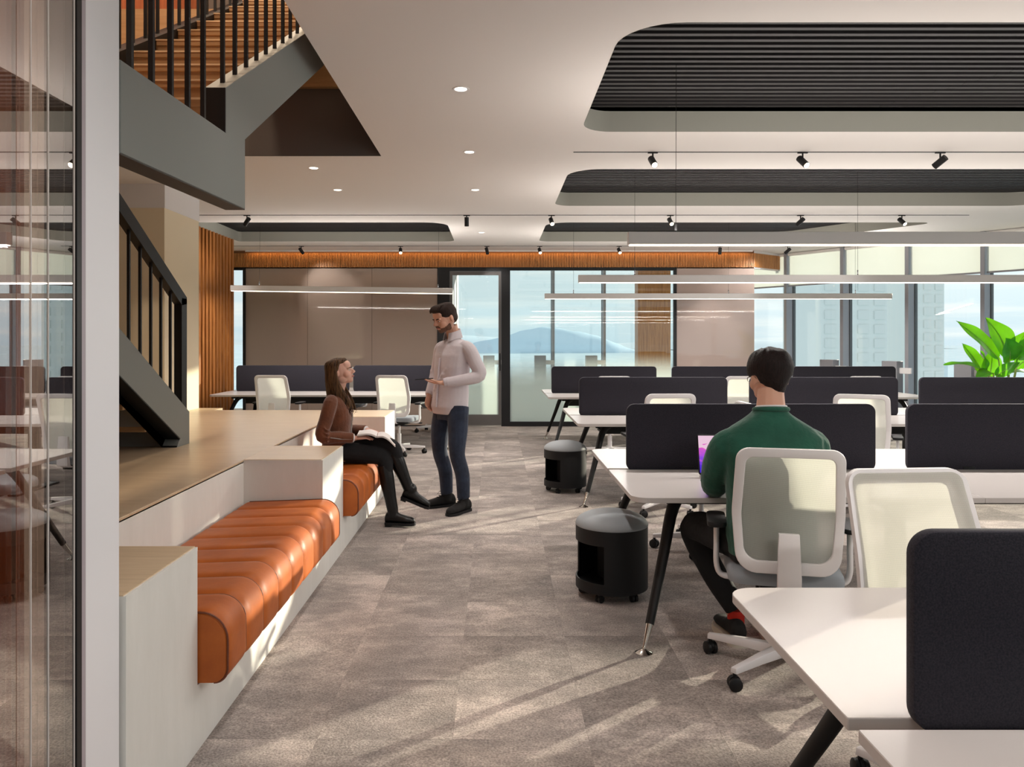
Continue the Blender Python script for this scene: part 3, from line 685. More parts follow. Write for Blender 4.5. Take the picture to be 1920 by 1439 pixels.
# tan leather cushions, one channel after another
def cushion(label, ya, yb, n):
    t = thing('seat_cushion', label, 'cushion', (XF, (ya + yb)/2, 0.235), 0, 'tan leather bench cushions')
    x0, x1, zt, zl = XB + 0.018 - XF, 0.105, 0.262, 0.006
    prof = rpoly([(x0, zl), (x0, zt - 0.02), (x1, zt), (x1, zl)], [0.01, 0.03, 0.10, 0.05], 8)
    L = (yb - ya); w = L/n
    cxp, czp = (x0 + x1)/2, 0.10
    for i in range(n):
        y0 = -L/2 + i*w; rings = []
        K = 12
        for k in range(K + 1):
            u = k/K; puff = (1 - abs(2*u - 1)**7)
            sag = -0.007 + 0.012*puff
            row = []
            for (px, pz) in prof:
                dx, dz = px - cxp, pz - czp
                lx = sag if px > x0 + 0.03 else 0.0
                top = sag if pz > zl + 0.03 else 0.0
                nx = dx/abs(dx) if abs(dx) > 0.05 else 0
                row.append((px + (lx if dx > 0.2 else 0), y0 + 0.0015 + (w - 0.003)*u, pz + (top if dz > 0.1 else 0)))
            rings.append(row)
        m = MB(); m.loft(rings); m.build('channel', M['leather'], t, smooth=50)
        if i:
            inset = lambda p: (p[0] - (0.0035 if p[0] > cxp + 0.2 else 0), p[1] - (0.0035 if p[1] > 0.2 else 0))
            m = MB(); m.loft([[(inset(p)[0], y0 + e_, inset(p)[1]) for p in prof] for e_ in (-0.0026, 0.0026)]); m.build('seam', M['leather_dark'], t, smooth=50)
    for s in (-1, 1):
        path = [(p[0]*1.0, s*(L/2 - 0.004), p[1]) for p in prof if p[0] > x0 + 0.02]
        m = MB(); m.tube(path, 0.0038, 6); m.build('piping', M['leather_dark'], t)
    return t
cushion('long tan leather bench cushion with stitched channels, nearest the camera between two blocks', 2.79, 4.785, 9)
cushion('tan leather bench cushion under the seated woman in the brown jacket', 5.44, 7.476, 9)

# ------------------------------------------------------------------ staircase
t = thing('staircase', 'grey steel staircase with black bar railings and wood treads turning at a landing', 'staircase', (-2.2, 4.4, ZB))
XL0, XL1 = -3.05, -2.185
rise, run, Yb = 0.17, 0.30, 5.40
# lower flight, climbing towards the camera
def strip(xa, xb, pts, name, m, **k):
    q = MB(); q.prism(pts, 'x', xa, xb); return part(q, name, m, **k)
sl = 0.562
def low(y, off): return 0.963 + (5.55 - y)*sl + off       # upper edge of the lower stringer
Yt = 3.05
def lowpoly(): return [(5.55, ZB), (5.55, 0.963), (Yt, low(Yt, 0)), (Yt, low(Yt, -0.294)), (5.33 + 0.06, 0.79), (5.33, ZB)]
strip(XL1 - 0.105, XL1, lowpoly(), 'stringer', [M['steel_grey']], bevel=0.002, seg=1, smooth=0)
# its underside is black
q = MB(); q.prism([(5.335, ZB + 0.002), (5.395, 0.788), (Yt, low(Yt, -0.296)), (Yt, low(Yt, -0.30)), (5.39, 0.782), (5.33, ZB + 0.002)], 'x', XL1 - 0.104, XL1 - 0.001); part(q, 'stringer_underside', M['black_metal'], smooth=0)
strip(XL0, XL0 + 0.105, lowpoly(), 'stringer', [M['steel_grey']], smooth=0)
ST = []
for i in range(9):
    y1 = Yb - i*run; z = ZB + (i + 1)*rise
    q = MB(); q.box(XL0 + 0.105, XL1 - 0.105, y1 - run - 0.02, y1, z - 0.035, z); part(q, 'tread', M['tread'], bevel=0.003, seg=1)
    q = MB(); q.box(XL0 + 0.105, XL1 - 0.105, y1 - 0.02, y1 - 0.005, z - rise, z - 0.035); part(q, 'riser', M['steel_grey'], smooth=0)
# landing and upper flight, climbing away from the camera
XU1, XU0 = -1.078, -1.95
ZL = 2.265
def sc_(y, z): return (y*1.017, 1.47 + (z - 1.47)*1.017)      # the stringer stands a little outside the end post
fascia = [(2.237, 2.008), sc_(3.29, 2.024), sc_(3.29, 2.318), (6.41, 2.332 + 3.064*sl), (6.41, 2.481 + 3.301*sl), sc_(3.057, 2.464), sc_(3.057, 2.285), (2.237, 2.277)]
strip(XU1 - 0.085, XU1, fascia, 'stringer', M['steel_grey'], bevel=0.002, seg=1, smooth=0)
q = MB(); q.prism([(3.1085, 2.27), (3.1085, 2.478), (3.103, 2.478), (3.103, 2.27)], 'x', XU1 - 0.086, XU1 - 0.001); part(q, 'stringer_end_shade', M['black_metal'], smooth=0)  # black sheet over the unlit end face: its shade put into the colour
q = MB(); q.prism([(2.237, 2.004), (3.345, 2.030), (3.345, 2.0335), (2.237, 2.0075)], 'x', XU1 - 0.084, XU1 - 0.001); part(q, 'stringer_underside', mat('stair_underside', srgb(58, 50, 45), 0.6), smooth=0)
strip(XU0, XU0 + 0.085, fascia[2:6] + [(3.109, 2.33)], 'stringer', M['black_metal'], smooth=0)
q = MB(); q.box(XL0, XU1 - 0.085, 2.245, 3.10, ZL - 0.05, ZL - 0.03); part(q, 'landing_slab', M['steel_grey'], smooth=0)
q = MB(); q.box(XL0, XU1 - 0.085, 2.245, 3.10, ZL - 0.03, ZL); part(q, 'landing_top', M['tread'], smooth=0)
for i in range(11):
    y0 = 3.10 + i*0.292; z = ZL + (i + 1)*0.171
    q = MB(); q.box(XU0 + 0.085, XU1 - 0.085, y0, y0 + 0.312, z - 0.035, z); part(q, 'tread', M['tread'], bevel=0.003, seg=1)
    q = MB(); q.box(XU0 + 0.085, XU1 - 0.085, y0 - 0.003, y0 + 0.004, z - 0.007, z + 0.001); part(q, 'nosing', M['oak_top'], smooth=0)
    q = MB(); q.box(XU0 + 0.085, XU1 - 0.085, y0 + 0.006, y0 + 0.02, z - 0.171, z - 0.035); part(q, 'riser', M['tread'], smooth=0)
# sloping soffit under the upper flight
strip(XU0 + 0.085, XU1 - 0.085, [(3.3, 2.33), (6.41, 2.33 + 3.11*sl), (6.41, 2.36 + 3.11*sl), (3.3, 2.36)], 'soffit', M['steel_grey'], smooth=0)
# railings: flat bars and a deep handrail
def rail(xc, ya, yb, foot, top, n, post_end=None, w=0.022):
    for i in range(n):
        y = lerp(ya, yb, i/(n - 1)); q = MB(); q.box(xc - 0.008, xc + 0.008, y - 0.008, y + 0.008, foot(y), top(y) - 0.03); part(q, 'baluster', M['black_metal'], smooth=0)
def lrail(y): return 1.785 + (5.5 - y)*sl
rail(XL1 - 0.03, 5.295, 5.295 - 0.15*14, lambda y: low(y, -0.03), lrail, 15)
q = MB(); q.box(XL1 - 0.06, XL1 - 0.006, 5.43, 5.52, 0.95, lrail(5.43) - 0.06); part(q, 'newel_post', M['black_metal'], smooth=0)
q = MB(); q.prism([(5.52, lrail(5.52) - 0.045), (5.52, lrail(5.52)), (3.05, lrail(3.05)), (3.05, lrail(3.05) - 0.105), (5.44, lrail(5.44) - 0.105)], 'x', XL1 - 0.06, XL1 - 0.006); part(q, 'handrail', M['black_metal'], smooth=0)
for y in [2.21 + 0.147*i for i in range(1, 6)]:
    q = MB(); q.box(XU1 - 0.038, XU1 - 0.022, y - 0.008, y + 0.008, 2.265, 3.32); part(q, 'baluster', M['black_metal'], smooth=0)
def urail(y): return 2.481 + (y - 3.109)*sl
for i in range(21):
    y = 3.19 + 0.150*i; q = MB(); q.box(XU1 - 0.05, XU1 - 0.034, y - 0.008, y + 0.008, urail(y) - 0.02, urail(y) + 0.9); part(q, 'baluster', M['black_metal'], smooth=0)
q = MB(); q.prism([(3.0, 3.32), (3.0, 3.40), (6.4, urail(6.4) + 0.94), (6.4, urail(6.4) + 0.86)], 'x', XU1 - 0.066, XU1 - 0.016); part(q, 'handrail', M['black_metal'], smooth=0)
q = MB(); q.box(XU1 - 0.06, XU1, 2.245, 3.0, 3.32, 3.40); part(q, 'handrail', M['black_metal'], smooth=0)
for i in range(21):
    y = 3.19 + 0.150*i; q = MB(); q.box(XU0 + 0.034, XU0 + 0.05, y - 0.008, y + 0.008, urail(y) - 0.04, urail(y) + 0.9); part(q, 'baluster', M['black_metal'], smooth=0)

# ------------------------------------------------------------------ ceiling lights
def add_light(kind, loc, energy, col=(1.0, 0.94, 0.89), size=None, rot=(0, 0, 0), parent=None, **k):
    l = bpy.data.lights.new('lamp', kind); l.energy = energy; l.color = col
    for a, b in k.items(): setattr(l, a, b)
    if kind == 'AREA':
        l.shape = 'RECTANGLE'; l.size, l.size_y = size
    o = bpy.data.objects.new('lamp', l); COL.objects.link(o); o.location = loc; o.rotation_euler = rot
    if parent: o.parent = parent
    return o
dl0 = None
dlab = ['round ceiling downlight nearest the camera', 'round ceiling downlight between the two right hand tracks, second in its row', 'left hand round ceiling downlight nearer the stair opening', 'left hand round ceiling downlight farther from the stair opening', 'third round ceiling downlight in the centre row', 'farthest small round ceiling downlight near the rear recess']
for lab, (x, y) in zip(dlab, [(-0.214, 4.737), (-0.216, 6.32), (-1.617, 6.905), (-1.609, 7.91), (-0.211, 7.91), (-0.204, 11.03)]):
    if dl0 is None:
        dl0 = t = thing('downlight', lab, 'ceiling light', (x, y, CZ), 0, 'round ceiling downlights')
        m = MB(); m.lathe([(0.036, -0.001), (0.044, -0.004), (0.050, -0.003), (0.052, 0.0)], n=28); m.build('trim_ring', M['white_plastic'], t)
        m = MB(); m.lathe([(0.001, -0.003), (0.037, -0.003), (0.037, 0.0), (0.001, 0.0)], n=28); m.build('lens', M['lamp_disc'], t)
    else: dup(dl0, lab, (x, y, CZ))
    add_light('SPOT', (x, y, CZ - 0.02), DOWNLIGHT, spot_size=R(110), spot_blend=0.8, shadow_soft_size=0.05)
for lab, x, y in (('added unseen round ceiling downlight in front of the camera, above the picture', -0.214, 3.155), ('added unseen round ceiling downlight over the camera', -0.214, 1.57), ('added unseen round ceiling downlight behind the camera', -0.214, 0.0)):
    dup(dl0, lab, (x, y, CZ)); add_light('SPOT', (x, y, CZ - 0.02), DOWNLIGHT, spot_size=R(130), spot_blend=0.8, shadow_soft_size=0.05)  # centre row continued out of view, added for more light at the front
# tracks
for name, y, x0, x1, lab in (('lighting_track', 6.32, 0.628, 7.6, 'thin black ceiling track nearest the camera, on the right'), ('lighting_track', 9.5, -3.62, 5.77, 'thin black ceiling track running the full width in the middle'), ('lighting_track', 12.62, -4.3, 4.9, 'thin black ceiling track in front of the slatted wood band')):
    m = MB(); m.box(x0, x1, y - 0.009, y + 0.009, CZ - 0.004, CZ + 0.002); o = m.build(name, M['black_metal'], smooth=0); tag(o, lab, 'lighting track')
def spot(px, py, Y, aim, lit, lab):
    x = (px - VX)/F*Y
    t = thing('track_spotlight', lab, 'spotlight', (x, Y, CZ - 0.004), 0, 'black track spotlights')
    d = Vector(aim).normalized(); c = Vector((0, 0, -0.075))
    m = MB(); m.cyl((0, 0, 0), (0, 0, -0.05), 0.007, n=8); m.box(-0.04, 0.04, -0.009, 0.009, -0.008, 0); m.build('stem', M['black_metal'], t)
    m = MB(); p0 = c - d*0.052; p1 = c + d*0.058
    m.tube([p0, p1, p1, p1 - d*0.006], [0.027, 0.027, 0.024, 0.022], 18); m.build('lamp_body', M['black_plastic'], t)
    off = 0.001 if lit else -0.0055
    m = MB(); m.cyl(p1 + d*(off - 0.002), p1 + d*off, 0.0225, n=18); m.build('lens', M['lamp_warm'], t)
    if 1:
        add_light('SPOT', Vector((x, Y, CZ - 0.004)) + p1 + d*0.02, SPOT*(0.45 if px in (565, 913) else 1.0), rot=d.to_track_quat('-Z', 'Y').to_euler(), spot_size=R(70), spot_blend=0.7, shadow_soft_size=0.03)
A = {'f': (0.12, -0.75, -0.65), 'r': (0.3, -0.7, -0.7), 'b': (-0.3, 0.55, -0.8), 'l': (-0.45, 0.7, -0.55), 'd': (0.2, 0.66, -0.72), 'w': (-0.6, 0.55, -0.58), 'k': (0.3, 0.72, -0.62), 's': (0.75, 0.2, -0.6), 't': (0.0, 0.25, -1), 'bl': (-0.45, 0.72, -0.53)}
for px, Y, a, lit, lab in (
    (1224, 6.32, 'f', 1, 'lit black spotlight, leftmost on the track nearest the camera'),
    (1505, 6.32, 'r', 1, 'lit black spotlight, middle of three on the track nearest the camera'),
    (1763, 6.32, 'bl', 0, 'unlit looking black spotlight, rightmost on the track nearest the camera'),
    (463, 9.5, 'w', 0, 'black spotlight on the middle track, below the stair landing corner'),
    (875, 9.5, 't', 0, 'black spotlight on the middle track, above the standing man'),
    (1034, 9.5, 'f', 1, 'lit black spotlight on the middle track, third from the left'),
    (1257, 9.5, 'f', 1, 'lit black spotlight on the middle track, at the long pendant wire'),
    (1501, 9.5, 'l', 0, 'black spotlight on the middle track pointing left, away from the camera'),
    (1691, 9.5, 'r', 1, 'lit black spotlight on the middle track, rightmost'),
    (565, 12.62, 'k', 0, 'black spotlight on the rear track, leftmost, turned right'),
    (751, 12.62, 'f', 1, 'lit black spotlight on the rear track, second from the left'),
    (913, 12.62, 'd', 0, 'black spotlight on the rear track, above the glass door'),
    (1012, 12.62, 'f', 1, 'lit black spotlight on the rear track, just right of the door'),
    (1161, 12.62, 'f', 1, 'lit black spotlight on the rear track, over the frosted meeting room glass'),
    (1350, 12.62, 't', 0, 'black spotlight on the rear track, above the right taupe panel'),
    (1477, 12.62, 'l', 0, 'black spotlight on the rear track, rightmost beside the band return')):
    spot(px, 0, Y, A[a], lit, lab)

# linear pendants
def pendant(lab, x0, x1, y, z, rows, wires, tilt=0.0, yaw=0.0, h=0.075):
    L = x1 - x0; cx = (x0 + x1)/2
    t = thing('linear_pendant', lab, 'pendant light', (cx, y, z), 0, 'linear pendant lights'); t.rotation_euler = (0, tilt, yaw)
    m = MB(); m.box(-L/2, L/2, -0.03, 0.03, 0, h); m.build('housing', M['alu'], t, bevel=0.002, seg=1)
    m = MB(); m.box(-L/2 + 0.01, L/2 - 0.01, -0.024, 0.024, -0.006, 0.001); m.build('diffuser', M['led'], t, smooth=0)
    for wx in wires:
        lx = wx - cx
        m = MB(); m.tube([(lx, 0, h), (lx, 0, h + 0.05)], 0.006, 8); m.build('wire_gripper', M['black_metal'], t)
        m = MB(); m.tube([(lx, 0, h + 0.04), (lx*0.999, 0, CZ + 0.15 - z)], 0.0016, 5); m.build('suspension_wire', M['black_metal'], t)
    a = add_light('AREA', (0, 0, -0.012), PEND_DOWN*L, size=(L - 0.05, 0.045), parent=t)
    b = add_light('AREA', (0, 0, h + 0.012), PEND_UP*L, size=(L - 0.05, 0.045), rot=(PI, 0, 0), parent=t, col=(1.0, 0.93, 0.86))  # upward lamp added to brighten the ceiling
    return t
pendant('long white linear pendant hanging nearest the camera on the right', 0.80, 5.9, 4.72, 2.05, 0, (1.09, 3.4, 5.6))
pendant('long white linear pendant over the middle desk row, second from the camera', 0.82, 5.7, 7.75, 2.045, 0, (1.38, 3.6, 5.3))
pendant('farthest white linear pendant on the right, its right end in view', 0.69, 5.61, 11.05, 2.06, 0, (1.1, 3.3, 5.1))
pendant('white linear pendant on the left before the taupe glass, hung slightly crooked', -3.66, -0.60, 10.75, 2.135, 0, (-3.27, -0.80), tilt=R(0.75))
# a pendant of the same row over the desks beside and behind the camera
pendant('linear pendant over the nearest desk row, outside the picture', 1.35, 5.9, 1.45, 2.05, 0, (1.7, 5.4))
# lights of the storey above, over the stair
for x, y in ((-1.5, 4.4), (-2.6, 2.4), (-1.6, 7.4)):
    add_light('AREA', (x, y, 7.1), 110, col=(1.0, 0.80, 0.58), size=(0.5, 0.5))
# warm lights in the room behind the glass partition
add_light('AREA', (-2.6, 0.4, 2.9), 90, col=(1.0, 0.75, 0.55), size=(0.6, 0.6))
# ------------------------------------------------------------------ office chair
def chair_proto():
    t = thing('office_chair', 'x', 'chair', (0, 0, 0), 0, 'white mesh office chairs')
    def yb(x, z):
        u = (z - 0.50)/0.53
        return -0.225 + 0.028*math.sin(PI*min(max(u*1.15, 0), 1)) - 0.075*u*u - 0.02*u + 0.40*x*x
    hw = lambda z: 0.222 - 0.012*((z - 0.72)/0.3)**2 if z > 0.72 else 0.222 - 0.020*((0.72 - z)/0.22)**2
    out = rpoly([(-0.205, 0.495), (0.205, 0.495), (0.224, 0.74), (0.209, 1.03), (-0.209, 1.03), (-0.224, 0.74)], [0.085, 0.085, 0.3, 0.055, 0.055, 0.3], 7)
    inn = rpoly([(-0.172, 0.545), (0.172, 0.545), (0.186, 0.74), (0.172, 0.992), (-0.172, 0.992), (-0.186, 0.74)], [0.06, 0.06, 0.3, 0.03, 0.03, 0.3], 7)
    m = MB(); n = len(out); rings = []
    for lp, off in ((out, 0.006), (out, -0.020), (inn, -0.020), (inn, 0.002)):
        rings.append([(p[0], yb(*p) + off, p[1]) for p in lp])
    rings.append(rings[0]); m.loft(rings, caps=False); m.build('back_frame', M['white_plastic'], t, bevel=0.004, seg=2, smooth=50)
    m = MB(); rings = []; c = Vector((0, 0.77))
    for s in (1.12, 0.9, 0.7, 0.45, 0.2):
        rings.append([(c.x + (p[0])*s, yb(p[0]*s, c.y + (p[1]-c.y)*s) + 0.0075, c.y + (p[1]-c.y)*s) for p in inn])
    m.loft(rings, caps=False); b = len(m.v); m.v.append(Vector((0, yb(0, c.y) + 0.0075, c.y)))
    for i in range(n): m.f.append([4*n + i, 4*n + (i+1) % n, b]); m.m.append(0)
    m.build('back_mesh', M['mesh'], t, smooth=180)
    m = MB()
    m.loft([[(-w, y - d, z), (w, y - d, z), (w, y + d, z), (-w, y + d, z)] for (y, z, w, d) in ((-0.06, 0.405, 0.035, 0.012), (-0.19, 0.405, 0.042, 0.018), (-0.262, 0.43, 0.046, 0.022), (-0.272, 0.50, 0.046, 0.018), (-0.262, 0.60, 0.043, 0.014), (-0.262, 0.672, 0.040, 0.011))])
    m.build('back_bracket', M['white_plastic'], t, bevel=0.006, seg=2)
    m = MB()
    sp = rpoly([(-0.235, -0.20), (0.235, -0.20), (0.245, 0.27), (-0.245, 0.27)], [0.07, 0.07, 0.10, 0.10], 6)
    def ring(s, z): return [(p[0]*s, 0.03 + (p[1]-0.03)*s, z - 0.02*max(0, (p[1]-0.18)/0.1)) for p in sp]
    m.loft([ring(0.90, 0.425), ring(0.99, 0.432), ring(1.0, 0.452), ring(0.985, 0.474), ring(0.93, 0.487), ring(0.6, 0.491)]); m.build('seat', M['seat_grey'], t, smooth=60)
    m = MB(); m.box(-0.10, 0.10, -0.12, 0.13, 0.375, 0.427); m.box(-0.16, 0.16, -0.02, 0.03, 0.40, 0.43); m.cyl((0.08, 0.07, 0.392), (0.25, 0.09, 0.392), 0.006, n=8); m.ell((0.26, 0.09, 0.392), (0.03, 0.014, 0.009)); m.build('tilt_mechanism', M['black_plastic'], t, bevel=0.006)
    m = MB(); m.cyl((0, 0, 0.09), (0, 0, 0.26), 0.028, n=16); m.cyl((0, 0, 0.26), (0, 0, 0.385), 0.017, n=16); m.build('gas_column', M['white_plastic'], t)
    for s in (-1, 1):
        m = MB(); pth = bez([(s*0.13, 0.0, 0.412), (s*0.245, 0.0, 0.408), (s*0.278, 0.0, 0.45), (s*0.280, 0.0, 0.55), (s*0.280, 0.0, 0.645)], 5)
        m.tube(pth, [(0.011, 0.026)]*len(pth) if False else 0.02, 10, flat=(0.62, 1.25), up=(0, 0, 1)); m.build('arm_post', M['white_plastic'], t, smooth=60)
        m = MB(); pad = rpoly([(s*0.28 - 0.042, -0.11), (s*0.28 + 0.042, -0.11), (s*0.28 + 0.042, 0.15), (s*0.28 - 0.042, 0.15)], 0.035, 5)
        m.loft([[(p[0], p[1], z) for p in pad] for z in (0.645, 0.668)]); m.build('arm_pad', M['black_plastic'], t, bevel=0.006)
    m = MB(); m.lathe([(0.001, 0.07), (0.04, 0.07), (0.045, 0.115), (0.03, 0.125), (0.001, 0.125)], n=20); m.build('base_hub', M['white_plastic'], t)
    for k in range(5):
        a = R(157.5 + 72*k); d = Vector((math.cos(a), math.sin(a), 0)); q = d.cross(Vector((0, 0, 1)))
        m = MB(); m.loft([[Vector((0, 0, z0)) + d*r + q*(w*sx) for w, z0 in ((wb, zb), (wt, zt)) for sx in ((-1, 1) if z0 == zb else (1, -1))] for r, wb, wt, zb, zt in ((0.02, 0.026, 0.022, 0.072, 0.118), (0.17, 0.021, 0.017, 0.074, 0.110), (0.338, 0.017, 0.013, 0.072, 0.096))])
        lg = m.build('base_leg', M['white_plastic'], t, bevel=0.004)
        c = d*0.328; sp2 = Vector((math.cos(a + 0.9), math.sin(a + 0.9), 0)); m = MB()
        m.cyl((c.x, c.y, 0.045), (c.x, c.y, 0.078), 0.009, n=8)
        for s in (-1, 1):
            w0 = c + sp2*(0.006*s) + Vector((0, 0, 0.029)); w1 = c + sp2*(0.026*s) + Vector((0, 0, 0.029))
            m.tube([w0, w0*0.85 + w1*0.15, w0*0.2 + w1*0.8, w1], [0.025, 0.029, 0.029, 0.024], 16)
        m.tube([c + sp2*-0.006 + Vector((0, 0, 0.036)), c + sp2*0.006 + Vector((0, 0, 0.036))], 0.026, 14)
        m.build('caster', M['black_plastic'], lg, smooth=50)
    return t
CH = chair_proto()
chairs = [
    ('white mesh office chair under the seated man in the green sweater', 1.27, 3.46, -14),
    ('white mesh office chair facing the camera behind the nearest desk', 1.42, 2.36, 184),
    ('white mesh office chair at the third desk row, above the first long screen', 1.42, 6.72, 4),
    ('white mesh office chair turned aside at the third desk row, right of the man', 3.10, 6.62, -24),
    ('white mesh office chair at the farthest right desk row, its top just above a screen', 1.44, 9.86, 2),
    ('white mesh office chair at the farthest right desk row, left of the seated man\'s head', 3.03, 9.86, 0),
    ('white mesh office chair at the farthest right desk row, right of the seated man\'s head', 4.52, 9.86, 3),
    ('white mesh office chair at the left rear desks, beside the slatted wood wall', -2.83, 10.15, -4),
    ('white mesh office chair at the left rear desks, between the woman and the man', -1.26, 10.12, -12),
    ('white mesh office chair on the far side of the left rear desks, left one', -2.35, 12.5, 176),
    ('white mesh office chair on the far side of the left rear desks, right one', -0.95, 12.5, 184),
    ('white mesh office chair pushed under the far side of the seated man\'s desk, mostly hidden', 1.45, 5.50, 90),
]
for i, (lab, x, y, a) in enumerate(chairs):
    if i == 0: CH['label'] = lab; CH.location = (x, y, 0); CH.rotation_euler = (0, 0, R(a))
    else: dup(CH, lab, (x, y, 0), R(a))

# ------------------------------------------------------------------ bench desks with felt screens
ZD, TH = 0.735, 0.025
def bench(label, x0, n, yc, w=1.64, screens=(), half=0.80, gap=0.022):
    t = thing('bench_desk', label, 'desk', (x0, yc, 0), 0, 'white bench desks')
    Ltot = n*w
    for s in (-1, 1):
        for i in range(n):
            a, b = i*w + (0.0006 if i else 0), (i+1)*w - 0.0006; y0, y1 = s*gap, s*(half + gap)
            pts = [(a, y0), (b, y0), (b, y1), (a, y1)]; rad = [0.004, 0.004, 0.075 if i == n-1 else 0.002, 0.075 if i == 0 else 0.002]
            if s < 0: pts = pts[::-1]; rad = rad[::-1]
            m = MB(); m.prism(rpoly(pts, rad, 7), 'z', ZD - TH, ZD); m.build('desktop', M['desk'], t, bevel=0.0018, seg=1, smooth=30)
    zr = ZD - TH - 0.001
    m = MB()
    for s in (-1, 1): m.box(0.20, Ltot - 0.20, s*0.46 - 0.02, s*0.46 + 0.02, zr - 0.05, zr)
    m.box(0.25, Ltot - 0.25, -0.02, 0.02, zr - 0.06, zr)
    m.build('frame_rail', M['black_metal'], t, bevel=0.004, seg=1)
    m = MB(); m.box(0.3, Ltot - 0.3, -0.16, 0.16, zr - 0.14, zr - 0.12); m.box(0.3, Ltot - 0.3, -0.17, -0.155, zr - 0.14, zr - 0.05); m.box(0.3, Ltot - 0.3, 0.155, 0.17, zr - 0.14, zr - 0.05); m.build('cable_tray', M['black_metal'], t)
    for e in (0, 1):
        xe = 0.26 if e == 0 else Ltot - 0.26; fx_ = 0.055 if e == 0 else Ltot - 0.055; sg = 1 if e == 0 else -1
        m = MB(); m.box(xe - 0.02, xe + 0.02, -0.44, 0.44, zr - 0.045, zr - 0.001); m.build('cross_beam', M['black_metal'], t, bevel=0.004, seg=1)
        for s in (-1, 1):
            top = Vector((xe + sg*0.02, s*0.46, zr - 0.03)); ft = Vector((fx_, s*0.79, 0.0)); d = (ft - top).normalized()
            k = top + d*0.10; e1 = ft - d*(0.115/abs(d.z))
            m = MB(); pth = bez([top + Vector((sg*0.16, 0, 0.006)), top + Vector((sg*0.05, 0, 0)), top + d*0.07, lerp(k, e1, 0.4), e1], 4)
            rr = [(lerp(0.020, 0.034, min(1, i/6)) if i < 8 else lerp(0.034, 0.023, (i - 8)/(len(pth) - 9))) for i in range(len(pth))]
            m.tube(pth, rr, 12, flat=(0.85, 1.1)); lg = m.build('leg', M['black_metal'], t, smooth=50)
            m = MB(); m.tube([e1, e1 + d*0.03, ft + Vector((0, 0, 0.014)) - d*0.01, ft + Vector((0, 0, 0.014))], [0.017, 0.016, 0.009, 0.009], 14); m.lathe([(0.001, 0.0), (0.042, 0.0), (0.042, 0.003), (0.022, 0.012), (0.012, 0.02), (0.001, 0.02)], (ft.x, ft.y, 0), 22); m.build('chrome_foot', M['chrome'], lg, smooth=50, label='chrome foot')
    if n > 1:
        for i in range(1, n):
            m = MB(); xm = i*w; m.box(xm - 0.03, xm + 0.03, -0.42, 0.42, zr - 0.05, zr - 0.001); m.box(xm - 0.04, xm + 0.04, -0.05, 0.05, 0.02, zr - 0.05); m.box(xm - 0.05, xm + 0.05, -0.35, 0.35, 0.0, 0.02); m.build('middle_leg', M['black_metal'], t, bevel=0.004, seg=1)
    for (sa, sb) in screens:
        a, b = sa - x0, sb - x0
        m = MB(); m.prism(rpoly([(a, 0.722), (b, 0.722), (b, 1.107), (a, 1.107)], 0.048, 8), 'y', -0.016, 0.016); sc = m.build('privacy_screen', M['felt'], t, bevel=0.006, seg=2, label='dark grey felt screen')
        for bx in (a + 0.35, b - 0.35):
            m = MB(); m.box(bx - 0.035, bx + 0.035, -0.022, 0.022, ZD - 0.002, ZD + 0.016); m.build('screen_clamp', M['black_plastic'], sc, bevel=0.003, seg=1)
    return t
bench('white bench desk nearest the camera, cut by the right and bottom picture edges', 0.683, 3, 1.492, 1.64, [(0.792, 2.21), (2.43, 3.85), (4.07, 5.49)])
bench('white bench desk where the man in green works at a laptop', 0.64, 3, 4.45, 1.64, [(0.744, 2.164), (2.344, 3.80), (4.0, 5.4)])
bench('white bench desk of the third row, behind the seated man\'s desk', 0.72, 3, 7.66, 1.67, [(0.817, 2.274), (2.49, 3.95), (4.16, 5.62)])
bench('white bench desk of the farthest row on the right, before the glass meeting room', 0.68, 3, 10.86, 1.67, [(0.773, 2.237), (2.45, 3.92), (4.14, 5.57)])
bench('white bench desk at the rear left, before the taupe glass panels', -3.87, 2, 11.28, 1.64, [(-3.76, -2.125), (-2.065, -0.62)])

